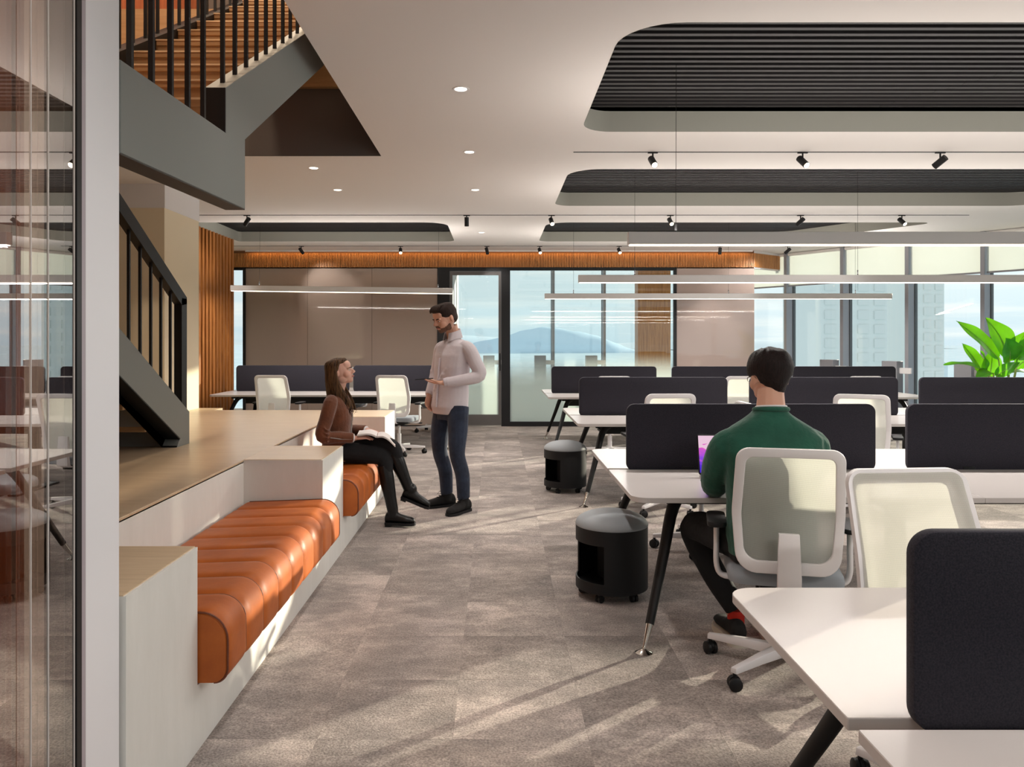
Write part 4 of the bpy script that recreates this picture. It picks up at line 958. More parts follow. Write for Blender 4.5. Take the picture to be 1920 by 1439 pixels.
# ------------------------------------------------------------------ rolling poufs
def pouf(label, x, y, rz):
    t = thing('rolling_pouf', label, 'stool', (x, y, 0), rz, 'black rolling poufs')
    r = 0.207; z0, z1 = 0.055, 0.408
    # shell with an open pocket facing local -y
    n = 48; m = MB(); vo = []; rows = [z0, 0.115, 0.325, z1]
    oa = R(48)
    angs = [-PI/2 - oa, -PI/2 + oa]
    A_ = []
    k1 = 16
    for i in range(k1 + 1): A_.append(-PI/2 - oa + 2*oa*i/k1)
    k2 = 36
    for i in range(1, k2): A_.append(-PI/2 + oa + (2*PI - 2*oa)*i/k2)
    rad = 0.03
    N_ = len(A_)
    for rr in (r, r - 0.008):
        vo.append([[Vector((rr*math.cos(a), rr*math.sin(a), z)) for a in A_] for z in rows])
    fs = []; vs = []
    def idx(l, j, i): return (l*len(rows) + j)*N_ + i % N_
    for l in range(2):
        for j in range(len(rows)): vs += vo[l][j]
    for l in range(2):
        for j in range(len(rows) - 1):
            for i in range(N_):
                if j == 1 and i < k1: continue
                fs.append((idx(l, j, i), idx(l, j, i+1), idx(l, j+1, i+1), idx(l, j+1, i)))
    for i in range(N_):
        fs.append((idx(0, 3, i), idx(0, 3, i+1), idx(1, 3, i+1), idx(1, 3, i))); fs.append((idx(0, 0, i), idx(0, 0, i+1), idx(1, 0, i+1), idx(1, 0, i)))
    for i in range(k1):
        fs.append((idx(0, 1, i), idx(0, 1, i+1), idx(1, 1, i+1), idx(1, 1, i))); fs.append((idx(0, 2, i), idx(0, 2, i+1), idx(1, 2, i+1), idx(1, 2, i)))
    for j in (1,):
        for i in (0, k1): fs.append((idx(0, 1, i), idx(0, 2, i), idx(1, 2, i), idx(1, 1, i)))
    m.add(vs, fs); m.build('shell', M['pouf_shell'], t, smooth=40)
    m = MB(); m.lathe([(0.001, z0 + 0.005), (0.197, z0 + 0.005), (0.197, z0 + 0.02), (0.001, z0 + 0.02)], n=40); m.build('bottom_plate', M['pouf_shell'], t)
    m = MB(); m.lathe([(0.001, 0.11), (0.185, 0.11), (0.19, 0.2), (0.185, 0.33), (0.001, 0.33)], (0, 0.06, 0), 28) if False else m.box(-0.13, 0.13, -0.02, 0.0, 0.08, 0.38); m.build('pocket_back', M['void_black'], t)
    m = MB(); pr = [(r, z1), (r + 0.002, z1 + 0.006)] + [(r*math.cos(q), z1 + 0.006 + 0.078*math.sin(q)) for q in [PI/2*i/12 for i in range(1, 12)]] + [(0.002, z1 + 0.084)]
    m.lathe([(0.001, z1 - 0.004)] + pr, n=48); m.build('cushion_top', M['pouf_top'], t, smooth=40)
    for k in range(5):
        a = R(18 + 72*k); c = Vector((0.165*math.cos(a), 0.165*math.sin(a), 0)); m = MB(); sp = Vector((math.cos(a + 1.2), math.sin(a + 1.2), 0))
        m.cyl((c.x, c.y, 0.035), (c.x, c.y, z0 + 0.006), 0.012, n=8)
        for s in (-1, 1): m.cyl(c + sp*(0.004*s) + Vector((0, 0, 0.021)), c + sp*(0.018*s) + Vector((0, 0, 0.021)), 0.021, n=14)
        m.build('caster', M['black_plastic'], t)
    return t
pouf('black drum pouf with a grey domed top, nearest the camera by the man\'s desk', 0.668, 4.50, R(-68))
pouf('black drum pouf with a grey domed top, farther back by the third desk row', 0.677, 7.62, R(-66))

# ------------------------------------------------------------------ laptop
t = thing('laptop', 'open thin laptop with a pink and violet screen on the man\'s desk', 'laptop', (1.245, 4.17, ZD + 0.001), R(-3))
m = MB(); m.prism(rpoly([(-0.156, -0.22), (0.156, -0.22), (0.156, 0.0), (-0.156, 0.0)], 0.012, 4), 'z', 0.0, 0.012); base = m.build('base', M['alu'], t, bevel=0.002, seg=1)
m = MB(); m.box(-0.13, 0.13, -0.115, -0.02, 0.012, 0.0125); m.build('keyboard', M['black_plastic'], base)
ld = MB(); ld.prism(rpoly([(-0.156, 0.0), (0.156, 0.0), (0.156, 0.218), (-0.156, 0.218)], 0.010, 4), 'y', 0, 0.006)
tilt = Matrix.Rotation(R(-16), 3, 'X'); ld.v = [tilt @ p + Vector((0, 0.002, 0.012)) for p in ld.v]; lid = ld.build('lid', M['black_plastic'], t, bevel=0.0015, seg=1)
scm = bpy.data.materials.new('laptop_screen'); scm.use_nodes = True; n = scm.node_tree.nodes; l = scm.node_tree.links; n.clear()
o_ = n.new('ShaderNodeOutputMaterial'); em = n.new('ShaderNodeEmission'); tcx = n.new('ShaderNodeTexCoord'); ns = n.new('ShaderNodeTexNoise'); ns.inputs['Scale'].default_value = 3.5; ns.inputs['Detail'].default_value = 1; ns.inputs['Distortion'].default_value = 1.2
sx = n.new('ShaderNodeSeparateXYZ'); l.new(tcx.outputs['Generated'], sx.inputs[0]); l.new(tcx.outputs['Generated'], ns.inputs['Vector'])
ad = n.new('ShaderNodeMath'); ad.operation = 'MULTIPLY_ADD'; l.new(ns.outputs[0], ad.inputs[0]); ad.inputs[1].default_value = 0.7; l.new(sx.outputs['Z'], ad.inputs[2])
rp = n.new('ShaderNodeValToRGB'); l.new(ad.outputs[0], rp.inputs[0]); e = rp.color_ramp.elements
e[0].position = 0.30; e[0].color = srgb(58, 40, 200); e[1].position = 1.25; e[1].color = srgb(235, 200, 220)
for p, c in ((0.55, srgb(96, 52, 214)), (0.78, srgb(150, 80, 220)), (0.98, srgb(228, 96, 196))):
    q = e.new(p); q.color = c
l.new(rp.outputs[0], em.inputs[0]); em.inputs[1].default_value = 0.72; l.new(em.outputs[0], o_.inputs[0])
ds = MB(); ds.box(-0.149, 0.149, -0.0012, -0.0004, 0.010, 0.211); ds.v = [tilt @ p + Vector((0, 0.002, 0.012)) for p in ds.v]; ds.build('display', scm, lid, smooth=0)

# ------------------------------------------------------------------ potted plant by the windows
def leaf(base, tip, sag, width, normal, fold=0.25, n=20):
    base, tip = Vector(base), Vector(tip); ax = tip - base; side = ax.cross(Vector(normal)).normalized(); up = side.cross(ax).normalized()
    rings = []
    for i in range(n + 1):
        u = i/n; wv = width*(math.sin(PI*min(1, u*0.97 + 0.03)**0.8))**0.75*(1 - 0.15*u) + 0.002
        c = base + ax*u + up*(sag*math.sin(PI*u)) ; row = []
        for v in (-1, -0.55, 0, 0.55, 1):
            rip = 0.010*math.sin(u*11 + v*2 + width*40)*abs(v)
            row.append(c + side*(v*wv) + up*(abs(v)*wv*fold + rip))
        rings.append(row)
    m = MB(); m.loft(rings, close=False, caps=False); return m, [base + ax*(i/n) + up*(sag*math.sin(PI*i/n) - 0.003) for i in range(n + 1)]
lm = bpy.data.materials.new('leaf_green'); lm.use_nodes = True; n = lm.node_tree.nodes; l = lm.node_tree.links; b = n['Principled BSDF']
b.inputs['Roughness'].default_value = 0.35
tcx = n.new('ShaderNodeTexCoord'); wv = n.new('ShaderNodeTexNoise'); wv.inputs['Scale'].default_value = 9; l.new(tcx.outputs['Object'], wv.inputs['Vector'])
rp = n.new('ShaderNodeValToRGB'); l.new(wv.outputs[0], rp.inputs[0]); rp.color_ramp.elements[0].color = srgb(16, 96, 28); rp.color_ramp.elements[1].color = srgb(64, 150, 40); rp.color_ramp.elements[0].position = 0.35; rp.color_ramp.elements[1].position = 0.65
l.new(rp.outputs[0], b.inputs['Base Color']); tr = n.new('ShaderNodeBsdfTranslucent'); tr.inputs[0].default_value = srgb(122, 204, 24)
ms = n.new('ShaderNodeMixShader'); ms.inputs[0].default_value = 0.5; l.new(b.outputs[0], ms.inputs[1]); l.new(tr.outputs[0], ms.inputs[2]); l.new(ms.outputs[0], n['Material Output'].inputs[0])
YP = 9.15
pc = P(1886, 720, YP)
t = thing('potted_plant', 'tall potted plant with large bright green leaves by the slanting windows', 'plant', (pc.x, YP, 0))
m = MB(); m.lathe([(0.001, 0), (0.17, 0), (0.20, 0.36), (0.185, 0.36), (0.16, 0.33), (0.001, 0.33)], n=32); m.build('pot', M['plaster'], t)
m = MB(); m.lathe([(0.001, 0.32), (0.165, 0.32), (0.15, 0.335), (0.001, 0.345)], n=20); m.build('soil', mat('soil', srgb(50, 38, 30), 0.95), t)
stem_m = mat('leaf_stalk', srgb(150, 170, 90), 0.5)
LV = [((1872, 672), (1793, 602), 0.03, 0.115, (0.2, -1, 0.5), 0), ((1890, 668), (1848, 596), 0.05, 0.16, (0.1, -1, 0.25), 0.04), ((1893, 678), (1886, 634), 0.03, 0.15, (0, -1, 0.3), -0.06),
      ((1893, 672), (1925, 622), 0.02, 0.10, (-0.6, -1, 0.5), 0), ((1846, 704), (1804, 644), 0.02, 0.10, (0.3, -1, 0.2), 0.02), ((1850, 700), (1839, 658), 0.02, 0.05, (0.9, -1, 0.1), -0.05), ((1856, 706), (1860, 658), 0.03, 0.11, (-0.2, -1, 0.2), 0.05),
      ((1850, 698), (1769, 684), 0.05, 0.06, (0, -0.5, 1), -0.1), ((1868, 706), (1912, 680), 0.03, 0.075, (0, -1, 0.7), -0.1), ((1905, 690), (1950, 660), 0.05, 0.10, (0, -0.8, 0.7), 0), ((1910, 672), (1965, 625), 0.04, 0.12, (-0.3, -1, 0.4), 0.08), ((1880, 700), (1935, 705), 0.05, 0.09, (0, -0.5, 1), 0.15), ((1862, 700), (1830, 716), 0.05, 0.09, (0, -0.4, 1), -0.15)]
for (a, bq, sag, wd, nrm, dy) in LV:
    p0, p1 = P(a[0], a[1], YP + dy*0.5), P(bq[0], bq[1], YP + dy*2)
    mm, rib = leaf(p0 - Vector((pc.x, YP, 0)), p1 - Vector((pc.x, YP, 0)), sag, wd, nrm)
    lf = mm.build('leaf', lm, t, smooth=180)
    m = MB(); m.tube(rib, [lerp(0.006, 0.001, i/20) for i in range(21)], 6); m.build('midrib', stem_m, lf)
    q0 = p0 - Vector((pc.x, YP, 0)); ro = Vector((q0.x*0.12, random.uniform(-0.05, 0.05), 0.33))
    m = MB(); m.tube(bez([ro, ro*0.55 + q0*0.45 + Vector((q0.x*-0.15, 0, 0.05)), q0], 5), 0.008, 7); m.build('stalk', stem_m, t)
# ------------------------------------------------------------------ people
skin = mat('skin', srgb(214, 164, 140), 0.5, 0.0, Subsurface_Weight=0.12); skin.node_tree.nodes['Principled BSDF'].inputs['Subsurface Radius'].default_value = (0.02, 0.008, 0.004)
skin_w = mat('skin_pale', srgb(226, 178, 158), 0.5, 0.0, Subsurface_Weight=0.12); skin_w.node_tree.nodes['Principled BSDF'].inputs['Subsurface Radius'].default_value = (0.02, 0.008, 0.004)
M['eye_white'] = mat('eye_white', srgb(232, 228, 224), 0.3); M['iris'] = mat('dark_iris', srgb(40, 26, 20), 0.2)
M['lip'] = mat('lip', srgb(186, 112, 104), 0.45)
def hair_mat(name, c0, c1, sc=(60, 60, 3)):
    m = mat(name, c0, 0.6, 0.0, Specular_IOR_Level=0.22); noisy(m, coords(m, sc), c0, c1, 4, 4, 0.6, 0.35, 0.7, 0.5, 0.01); return m
M['hair_dark'] = hair_mat('dark_brown_hair', srgb(26, 15, 11), srgb(56, 36, 26)); M['hair_black'] = hair_mat('near_black_hair', srgb(15, 8, 8), srgb(38, 23, 21)); M['hair_long'] = hair_mat('long_brown_hair', srgb(34, 22, 15), srgb(124, 92, 62), (26, 26, 2.0))
M['beard'] = mat('short_beard', srgb(104, 72, 56), 0.8)

def head(mb, T, fem=False):
    "skull, jaw, nose, brow, ears, in a head frame: origin at the chin-neck joint height, face along -y; T maps to body space"
    def E(c, r, rot=None):
        m = MB(); m.ell(c, r, rot, 20, 14); m.v = [T @ p for p in m.v]; mb.add(m.v, m.f)
    def TB(path, r, flat=None):
        m = MB(); m.tube(path, r, 12, flat); m.v = [T @ p for p in m.v]; mb.add(m.v, m.f)
    jw = 0.90 if fem else 1.0
    E((0, 0.012, 0.125), (0.074, 0.094, 0.092)); E((0, -0.030, 0.105), (0.066*jw, 0.058, 0.080))
    E((0, -0.036, 0.058), (0.054*jw, 0.052, 0.052)); E((0, -0.052, 0.028), (0.030*jw, 0.034, 0.024)); E((0, -0.066, 0.021), (0.018, 0.018, 0.016))
    E((0.043*jw, -0.005, 0.044), (0.020, 0.042, 0.030), Euler((0.35, 0, 0))); E((-0.043*jw, -0.005, 0.044), (0.020, 0.042, 0.030), Euler((0.35, 0, 0)))
    for s in (-1, 1):
        E((s*0.034, -0.050, 0.078), (0.031, 0.030, 0.030)); E((s*0.026, -0.0745, 0.119), (0.029, 0.014, 0.010))
        E((s*0.076, 0.018, 0.098), (0.008, 0.019, 0.030), Euler((-0.15, 0, s*0.35)))
    E((0, -0.052, 0.150), (0.056, 0.038, 0.040)); E((0, -0.062, 0.060), (0.034, 0.024, 0.026))
    TB([(0, -0.082, 0.118), (0, -0.096, 0.100), (0, -0.108, 0.084), (0, -0.098, 0.077)], [0.0075, 0.0095, 0.0125, 0.008])
    for s in (-1, 1): E((s*0.011, -0.096, 0.080), (0.0085, 0.010, 0.0075))
    E((0, -0.083, 0.056), (0.021, 0.012, 0.0055)); E((0, -0.082, 0.047), (0.019, 0.012, 0.0065))
def face_parts(body, T, mtx_name, brow, lipm, fem=False):
    for s in (-1, 1):
        m = MB(); m.ell((s*0.031, -0.0745, 0.106), (0.0115, 0.0098, 0.0056 if fem else 0.0048), None, 14, 8); m.v = [T @ p for p in m.v]; ey = m.build('eye', M['eye_white'], body, smooth=180)
        m = MB(); m.ell((s*0.031, -0.0825, 0.1055), (0.0048, 0.0038, 0.0048), None, 10, 6); m.v = [T @ p for p in m.v]; m.build('iris', M['iris'], ey, smooth=180)
        m = MB(); m.tube([(s*0.014, -0.0895, 0.1205), (s*0.030, -0.0905, 0.1262), (s*0.048, -0.078, 0.1225)], [0.0030, 0.0042 if not fem else 0.003, 0.002], 8); m.v = [T @ p for p in m.v]; m.build('eyebrow', brow, body, smooth=180)
    m = MB(); m.tube([(-0.021, -0.086, 0.0515), (0, -0.0955, 0.0525), (0.021, -0.086, 0.0515)], [0.0025, 0.0062, 0.0025], 8); m.v = [T @ p for p in m.v]; m.build('lips', lipm, body, smooth=180)

def hand(mb, wrist, dirv, palm_n, side, curl=0.5, spread=0.06, sc=1.0):
    """palm, four fingers and a thumb; dirv: from the wrist to the knuckles; palm_n: the way the palm faces; side: +1 when the thumb is on the
    dirv x palm_n side"""
    w = Vector(wrist); d = Vector(dirv).normalized(); pn = Vector(palm_n); pn = (pn - d*pn.dot(d)).normalized(); sd = d.cross(pn)*side
    L = 0.092*sc
    mb.tube([w - d*0.03, w, w + d*L*0.35, w + d*L*0.8, w + d*L], [(0.025*sc, 0.018*sc), (0.027*sc, 0.017*sc), (0.036*sc, 0.016*sc), (0.040*sc, 0.014*sc), (0.036*sc, 0.011*sc)], 14, up=sd)
    for k, (off, ln) in enumerate(((0.029, 0.072), (0.010, 0.080), (-0.009, 0.075), (-0.027, 0.058))):
        p = w + d*(L*0.86 - 0.004*abs(k - 1)) + sd*(off*sc); ang = spread*(1.5 - k); fd = (d + sd*ang).normalized()
        pts = [p]; c = 0.0; fdir = fd
        for j, fr in enumerate((0.46, 0.31, 0.26)):
            c += curl*(0.55, 0.75, 0.6)[j]; q = fd*math.cos(c) + pn*math.sin(c); pts.append(pts[-1] + q*(ln*sc*fr))
        r = (0.0088, 0.0084, 0.0084, 0.0074)[k]*sc
        mb.tube(pts, [r*1.08, r, r*0.93, r*0.78], 10)
    p = w + d*(L*0.28) + sd*(0.026*sc)
    a = (d*0.62 + sd*0.72 + pn*0.30).normalized(); b = (d*0.93 + sd*0.15 + pn*0.35*(0.5 + curl)).normalized()
    mb.tube([p - a*0.012, p + a*0.034*sc, p + a*0.034*sc + b*0.030*sc, p + a*0.034*sc + b*0.056*sc], [0.0135*sc, 0.0115*sc, 0.0098*sc, 0.0075*sc], 10)

def limb(mb, pts, rad, flat=None, n=14, k=5):
    q = bez(pts, k); m = len(pts) - 1; rr = []
    for i in range(len(q)):
        u = i/k; j = min(int(u), m - 1); f = u - j; a, b = rad[j], rad[j+1]
        rr.append(tuple(lerp(x, y, f) for x, y in zip(a, b)) if isinstance(a, tuple) else lerp(a, b, f))
    mb.tube(q, rr, n, flat, up=(1, 0, 0) if flat is None else None)
def legs(mb, h, k, a, back=0.0):
    mb.tube([h, k], [0.055, 0.036], 12); mb.ell(k, (0.036, 0.036, 0.036)); mb.tube([k, lerp(k, a, 0.4) + Vector((0, back, 0)), a, a + Vector((0, 0, -0.03))], [0.036, 0.036, 0.028, 0.028], 12)
def torso(mb, rows, n=24):
    "rows of (x, y, z, half width, half depth): superelliptic sections"
    rings = []
    for (x, y, z, a, b) in rows:
        r = []
        for k in range(n):
            t = 2*PI*k/n; c, s = math.cos(t), math.sin(t); e = 0.82
            r.append((x + a*math.copysign(abs(c)**e, c), y + b*math.copysign(abs(s)**e, s), z))
        rings.append(r)
    mb.loft(rings)
def hframe(base, pitch=0.0, yaw=0.0, roll=0.0, sc=1.0):
    return Matrix.Translation(Vector(base)) @ (Euler((0, 0, yaw)).to_matrix() @ Euler((pitch, roll, 0)).to_matrix()).to_4x4() @ Matrix.Scale(sc, 4)
def shoe(mb, heel, toe, w=0.046, h=0.075):
    heel, toe = Vector(heel), Vector(toe); d = toe - heel; rings = []
    s = Vector((d.y, -d.x, 0)).normalized()
    for u, ww, hh in ((0.0, 0.55, 0.62), (0.04, 0.75, 0.9), (0.14, 0.86, 1.12), (0.34, 0.84, 1.1), (0.52, 0.95, 0.82), (0.72, 1.08, 0.66), (0.88, 0.92, 0.56), (0.97, 0.60, 0.44), (1.0, 0.34, 0.30)):
        c = heel + d*u; r = []
        for k in range(16):
            t = 2*PI*k/16; x = math.cos(t)*w*ww; z = (0.5 + 0.5*math.sin(t))*h*hh
            r.append(c + s*x*(1.0 if z > h*0.2 else 0.96) + Vector((0, 0, z)))
        rings.append(r)
    mb.loft(rings)
def sole(mb, heel, toe, w=0.049, z=0.02):
    heel, toe = Vector(heel), Vector(toe); d = toe - heel; s = Vector((d.y, -d.x, 0)).normalized(); up = []; 
    prof = [(-0.01, 0.5), (0.05, 0.78), (0.2, 0.86), (0.45, 0.86), (0.7, 1.08), (0.88, 0.95), (0.98, 0.6), (1.015, 0.3)]
    out = [heel + d*u + s*w*k for u, k in prof] + [heel + d*u - s*w*k for u, k in prof[::-1]]
    mb.loft([out, [p + Vector((0, 0, z)) for p in out]])

# ---- the standing man
shirt = cloth('pale_shirt', srgb(208, 198, 202), srgb(218, 209, 212), 0.85, 4, 0.35, 0.02, 0.0)
jeans = cloth('dark_blue_jeans', srgb(26, 33, 50), srgb(46, 57, 78), 0.9, 9, 0.5, 0.02)
suede = mat('black_suede', srgb(18, 16, 16), 0.9)
man = thing('person', 'standing man in a pale untucked shirt and dark jeans, looking down at his phone', 'person', (-0.38, 6.72, 0), R(-50))
sh = MB()
torso(sh, [(-0.03, -0.005, 0.835, 0.165, 0.115), (-0.03, -0.005, 0.90, 0.183, 0.132), (-0.02, 0.0, 1.0, 0.178, 0.128), (-0.01, 0.0, 1.12, 0.170, 0.120), (0, 0.0, 1.24, 0.182, 0.122), (0, 0.01, 1.34, 0.192, 0.120), (0, 0.02, 1.42, 0.196, 0.098), (0, 0.025, 1.462, 0.118, 0.074), (0, 0.022, 1.482, 0.076, 0.062)])
LE, LWr = Vector((0.285, 0.075, 1.175)), Vector((0.125, -0.185, 1.115))
RE, RWr = Vector((-0.275, 0.03, 1.175)), Vector((-0.20, -0.10, 0.99))
limb(sh, [(0.13, 0.025, 1.425), (0.205, 0.03, 1.39), (0.25, 0.055, 1.29), tuple(LE), (0.205, -0.06, 1.135), tuple(lerp(LE, LWr, 0.93))], [0.050, 0.060, 0.060, 0.056, 0.047, 0.040])
limb(sh, [(-0.13, 0.025, 1.425), (-0.205, 0.03, 1.39), (-0.245, 0.04, 1.29), tuple(RE), tuple(lerp(RE, RWr, 0.5)), tuple(lerp(RE, RWr, 0.95))], [0.050, 0.060, 0.060, 0.056, 0.047, 0.040])
for i in range(9):      # folds pulled from the elbow and across the belly
    a = R(-150 + 14*i); z = 0.95 + 0.045*i
    sh.tube([(-0.02 + 0.172*math.cos(a), 0.122*math.sin(a), z), (-0.02 + 0.176*math.cos(a + 0.35), 0.126*math.sin(a + 0.35), z + 0.05), (-0.01 + 0.17*math.cos(a + 0.7), 0.118*math.sin(a + 0.7), z + 0.06)], [0.006, 0.014, 0.004], 6)
for q, z in ((LE, 0.0), (RE, 0.0)):
    for j in range(3): sh.tube([q + Vector((0.05, -0.02, 0.03 - 0.03*j)), q + Vector((0.0, -0.055, 0.015 - 0.02*j)), q + Vector((-0.045, -0.03, 0.03 - 0.03*j))], [0.004, 0.010, 0.004], 6)
HB = (0.0, -0.035, 1.552)
Tm = hframe(HB, pitch=R(20), yaw=R(-4), sc=1.08)
bd = MB(); head(bd, Tm)
limb(bd, [(0, 0.03, 1.44), (0, 0.012, 1.52), (0, -0.01, 1.60)], [0.062, 0.056, 0.054])
torso(bd, [(0, 0, 0.86, 0.13, 0.09), (0, 0.0, 1.1, 0.13, 0.085), (0, 0.01, 1.35, 0.15, 0.08), (0, 0.02, 1.45, 0.10, 0.06), (0, 0.02, 1.50, 0.05, 0.05)])
limb(bd, [(0.14, 0.025, 1.41), tuple(LE), tuple(LWr)], [0.045, 0.038, 0.026]); limb(bd, [(-0.14, 0.025, 1.41), tuple(RE), tuple(RWr)], [0.045, 0.038, 0.026])
hand(bd, LWr, (-0.60, -0.62, 0.06), (0.05, 0.02, 1), -1, 0.25, 0.05); hand(bd, RWr, (0.12, -0.25, -0.9), (0.9, 0.2, 0.1), -1, 0.55)
LH, RH = Vector((0.095, 0.0, 0.90)), Vector((-0.105, 0.0, 0.90)); LK, RK = Vector((0.115, -0.03, 0.50)), Vector((-0.150, -0.02, 0.50)); LA, RA = Vector((0.105, 0.045, 0.10)), Vector((-0.165, 0.065, 0.10))
for h_, k_, a_ in ((LH, LK, LA), (RH, RK, RA)): legs(bd, h_, k_, a_, 0.016)
mb_ = bd.build('body', skin, man, voxel=0.0045, relax=5)
face_parts(man, Tm, 'man', M['hair_dark'], M['lip'])
sh.build('shirt', shirt, man, voxel=0.007, relax=4)
def collar(mbx, c, rx, ry, z0, zf, zb, gap, lean=0.0, fold=0.045, drop=0.9):
    "shirt collar: a stand and a fold, open at the throat; zf and zb: top height in front and at the back"
    rings = []
    for (u, g, dz) in ((0, 1.06, 0), (1, 1.0, 0), (1.03, 1.06, 0), (1 - drop, 1.30, 0)):
        r = []
        for k in range(29):
            t = -PI/2 + gap + (2*PI - 2*gap)*k/28; bk_ = (1 + math.sin(t))/2; zt = lerp(zf, zb, bk_)
            tipd = 0.030*(1 - bk_)**3 if u < 1 and g > 1.2 else 0
            r.append((c[0] + rx*g*math.cos(t), c[1] + lean*min(u, 1) + ry*g*math.sin(t) - (0.012 if tipd else 0)*(1 - bk_), lerp(z0, zt, u) - tipd))
        rings.append(r)
    mbx.loft(rings, close=False, caps=False)
cm = MB(); collar(cm, (0, 0.018), 0.064, 0.064, 1.468, 1.528, 1.572, 0.42, -0.012, drop=0.75); cm.build('collar', shirt, man, smooth=60)
cm = MB(); cm.tube([(-0.012, -0.118, 1.32), (-0.02, -0.124, 1.2), (-0.03, -0.130, 1.05), (-0.035, -0.134, 0.9)], 0.013, 8, flat=(1.0, 0.25)); cm.build('button_placket', shirt, man)
for z, y in ((1.36, -0.112), (1.28, -0.124), (1.19, -0.127), (1.10, -0.130), (1.01, -0.135), (0.93, -0.138)):
    cm = MB(); cm.ell((-0.018 - (1.36 - z)*0.03, y - 0.002, z), (0.005, 0.003, 0.005), None, 8, 5); cm.build('button', M['white_plastic'], man)
for a_, b_ in ((LE, LWr), (RE, RWr)):
    cm = MB(); d_ = (b_ - a_).normalized(); cm.tube([b_ - d_*0.05, b_ - d_*0.002], [0.040, 0.036], 16); cm.build('cuff', shirt, man, bevel=0.004)
jm = MB()
torso(jm, [(-0.01, 0.0, 0.79, 0.150, 0.105), (-0.01, 0.002, 0.88, 0.158, 0.112), (-0.01, 0.0, 0.96, 0.150, 0.10)])
for h_, k_, a_, s in ((LH, LK, LA, 1), (RH, RK, RA, -1)):
    limb(jm, [tuple(h_ + Vector((-s*0.01, 0, 0))), tuple(lerp(h_, k_, 0.5) + Vector((s*0.012, -0.01, 0))), tuple(k_), tuple(lerp(k_, a_, 0.45) + Vector((0, 0.025, 0))), tuple(a_ + Vector((0, 0, 0.02)))], [0.096, 0.085, 0.066, 0.063, 0.055])
    for j in range(4): jm.tube([a_ + Vector((0.05, -0.01, 0.02 + 0.03*j)), a_ + Vector((0, -0.052, 0.01 + 0.03*j)), a_ + Vector((-0.05, -0.01, 0.025 + 0.03*j))], [0.005, 0.011, 0.005], 6)
    for j in range(3): jm.tube([k_ + Vector((0.06, 0.0, 0.05 - 0.035*j)), k_ + Vector((0, 0.055, 0.02 - 0.03*j)), k_ + Vector((-0.06, 0.0, 0.05 - 0.035*j))], [0.004, 0.010, 0.004], 6)
jm.build('jeans', jeans, man, voxel=0.007, relax=4)
for a_, hl, te in ((LA, (0.085, 0.125, 0.012), (0.16, -0.165, 0.012)), (RA, (-0.155, 0.15, 0.012), (-0.225, -0.135, 0.012))):
    m = MB(); shoe(m, hl, te, 0.047, 0.098); m.cyl((a_.x, a_.y, 0.05), (a_.x, a_.y + 0.005, 0.125), 0.046, 0.043); so = m.build('shoe', suede, man, voxel=0.005, relax=3)
    m = MB(); sole(m, Vector(hl) - Vector((0, 0, 0.012)), Vector(te) - Vector((0, 0, 0.012)), 0.051, 0.022); m.build('shoe_sole', M['black_plastic'], so, smooth=50)
    m = MB(); cc = lerp(Vector(hl), Vector(te), 0.42) + Vector((0, 0, 0.098)); 
    for j in range(3): m.tube([cc + Vector((-0.025, -0.02*j, -0.012*j)), cc + Vector((0.0, -0.02*j - 0.004, 0.004 - 0.012*j)), cc + Vector((0.025, -0.02*j, -0.012*j))], 0.003, 6)
    for s in (-1, 1): m.tube([cc, cc + Vector((s*0.03, 0.0, 0.025)), cc + Vector((s*0.045, -0.02, 0.0)), cc], 0.002, 6)
    m.build('shoelace', suede, so)
def haircap(rows, T, name, mt, parent, strands, voxel=0.005, relax=2):
    m = MB()
    for c, r, rot in rows: m.ell(c, r, rot, 18, 12)
    for pth, rr in strands: m.tube(bez(pth, 4), [rr*(1 - 0.6*abs(2*i/(4*(len(pth)-1)) - 0.8)) for i in range(4*(len(pth)-1) + 1)], 7)
    m.v = [T @ p for p in m.v]; return m.build(name, mt, parent, voxel=voxel, relax=relax)
rnd = random.Random(3)
st = []
for i in range(38):
    a = R(-52 + 284*i/37); x, y = 0.073*math.cos(a), 0.012 + 0.090*math.sin(a)
    z0 = 0.115 if math.sin(a) < 0.1 else 0.070
    st.append(([(x*0.35, y*0.35 + 0.004, 0.219 + rnd.uniform(-.003, .004)), (x*0.86, y*0.86 + 0.004, 0.195), (x*1.03, y*1.0 + 0.004, z0 + 0.03), (x*1.0, y*0.97 + 0.004, z0)], 0.009))
for i in range(11):
    x = -0.052 + 0.0104*i; st.append(([(x*0.8, 0.0, 0.219), (x, -0.045, 0.214 + rnd.uniform(0, .005)), (x*1.08, -0.076, 0.196), (x*1.12, -0.084, 0.180 - 0.008*abs(x)/0.05)], 0.0095))
haircap([((0, 0.028, 0.142), (0.0775, 0.088, 0.084), None), ((0, -0.018, 0.180), (0.066, 0.066, 0.042), None), ((0, 0.060, 0.095), (0.060, 0.050, 0.052), None)], Tm, 'hair', M['hair_dark'], man, st)
bm_ = MB()
for c_, r_, rt in (((0, -0.036, 0.058), (0.0553, 0.0535, 0.0535), None), ((0, -0.052, 0.028), (0.0315, 0.0355, 0.0255), None), ((0, -0.066, 0.021), (0.0195, 0.0195, 0.0175), None), ((0.043, -0.005, 0.044), (0.0206, 0.0426, 0.0306), Euler((0.35, 0, 0))), ((-0.043, -0.005, 0.044), (0.0206, 0.0426, 0.0306), Euler((0.35, 0, 0)))):
    q = MB(); q.ell(c_, r_, rt, 40, 30)
    ok = lambda p: p.y < 0.002 and p.z < 0.048 + 0.40*max(0, p.y + 0.068) - (0.012 if abs(p.x) < 0.022 and p.y < -0.06 else 0)
    bm_.add(q.v, [f for f in q.f if len(f) == 4 and all(ok(q.v[i]) for i in f)])
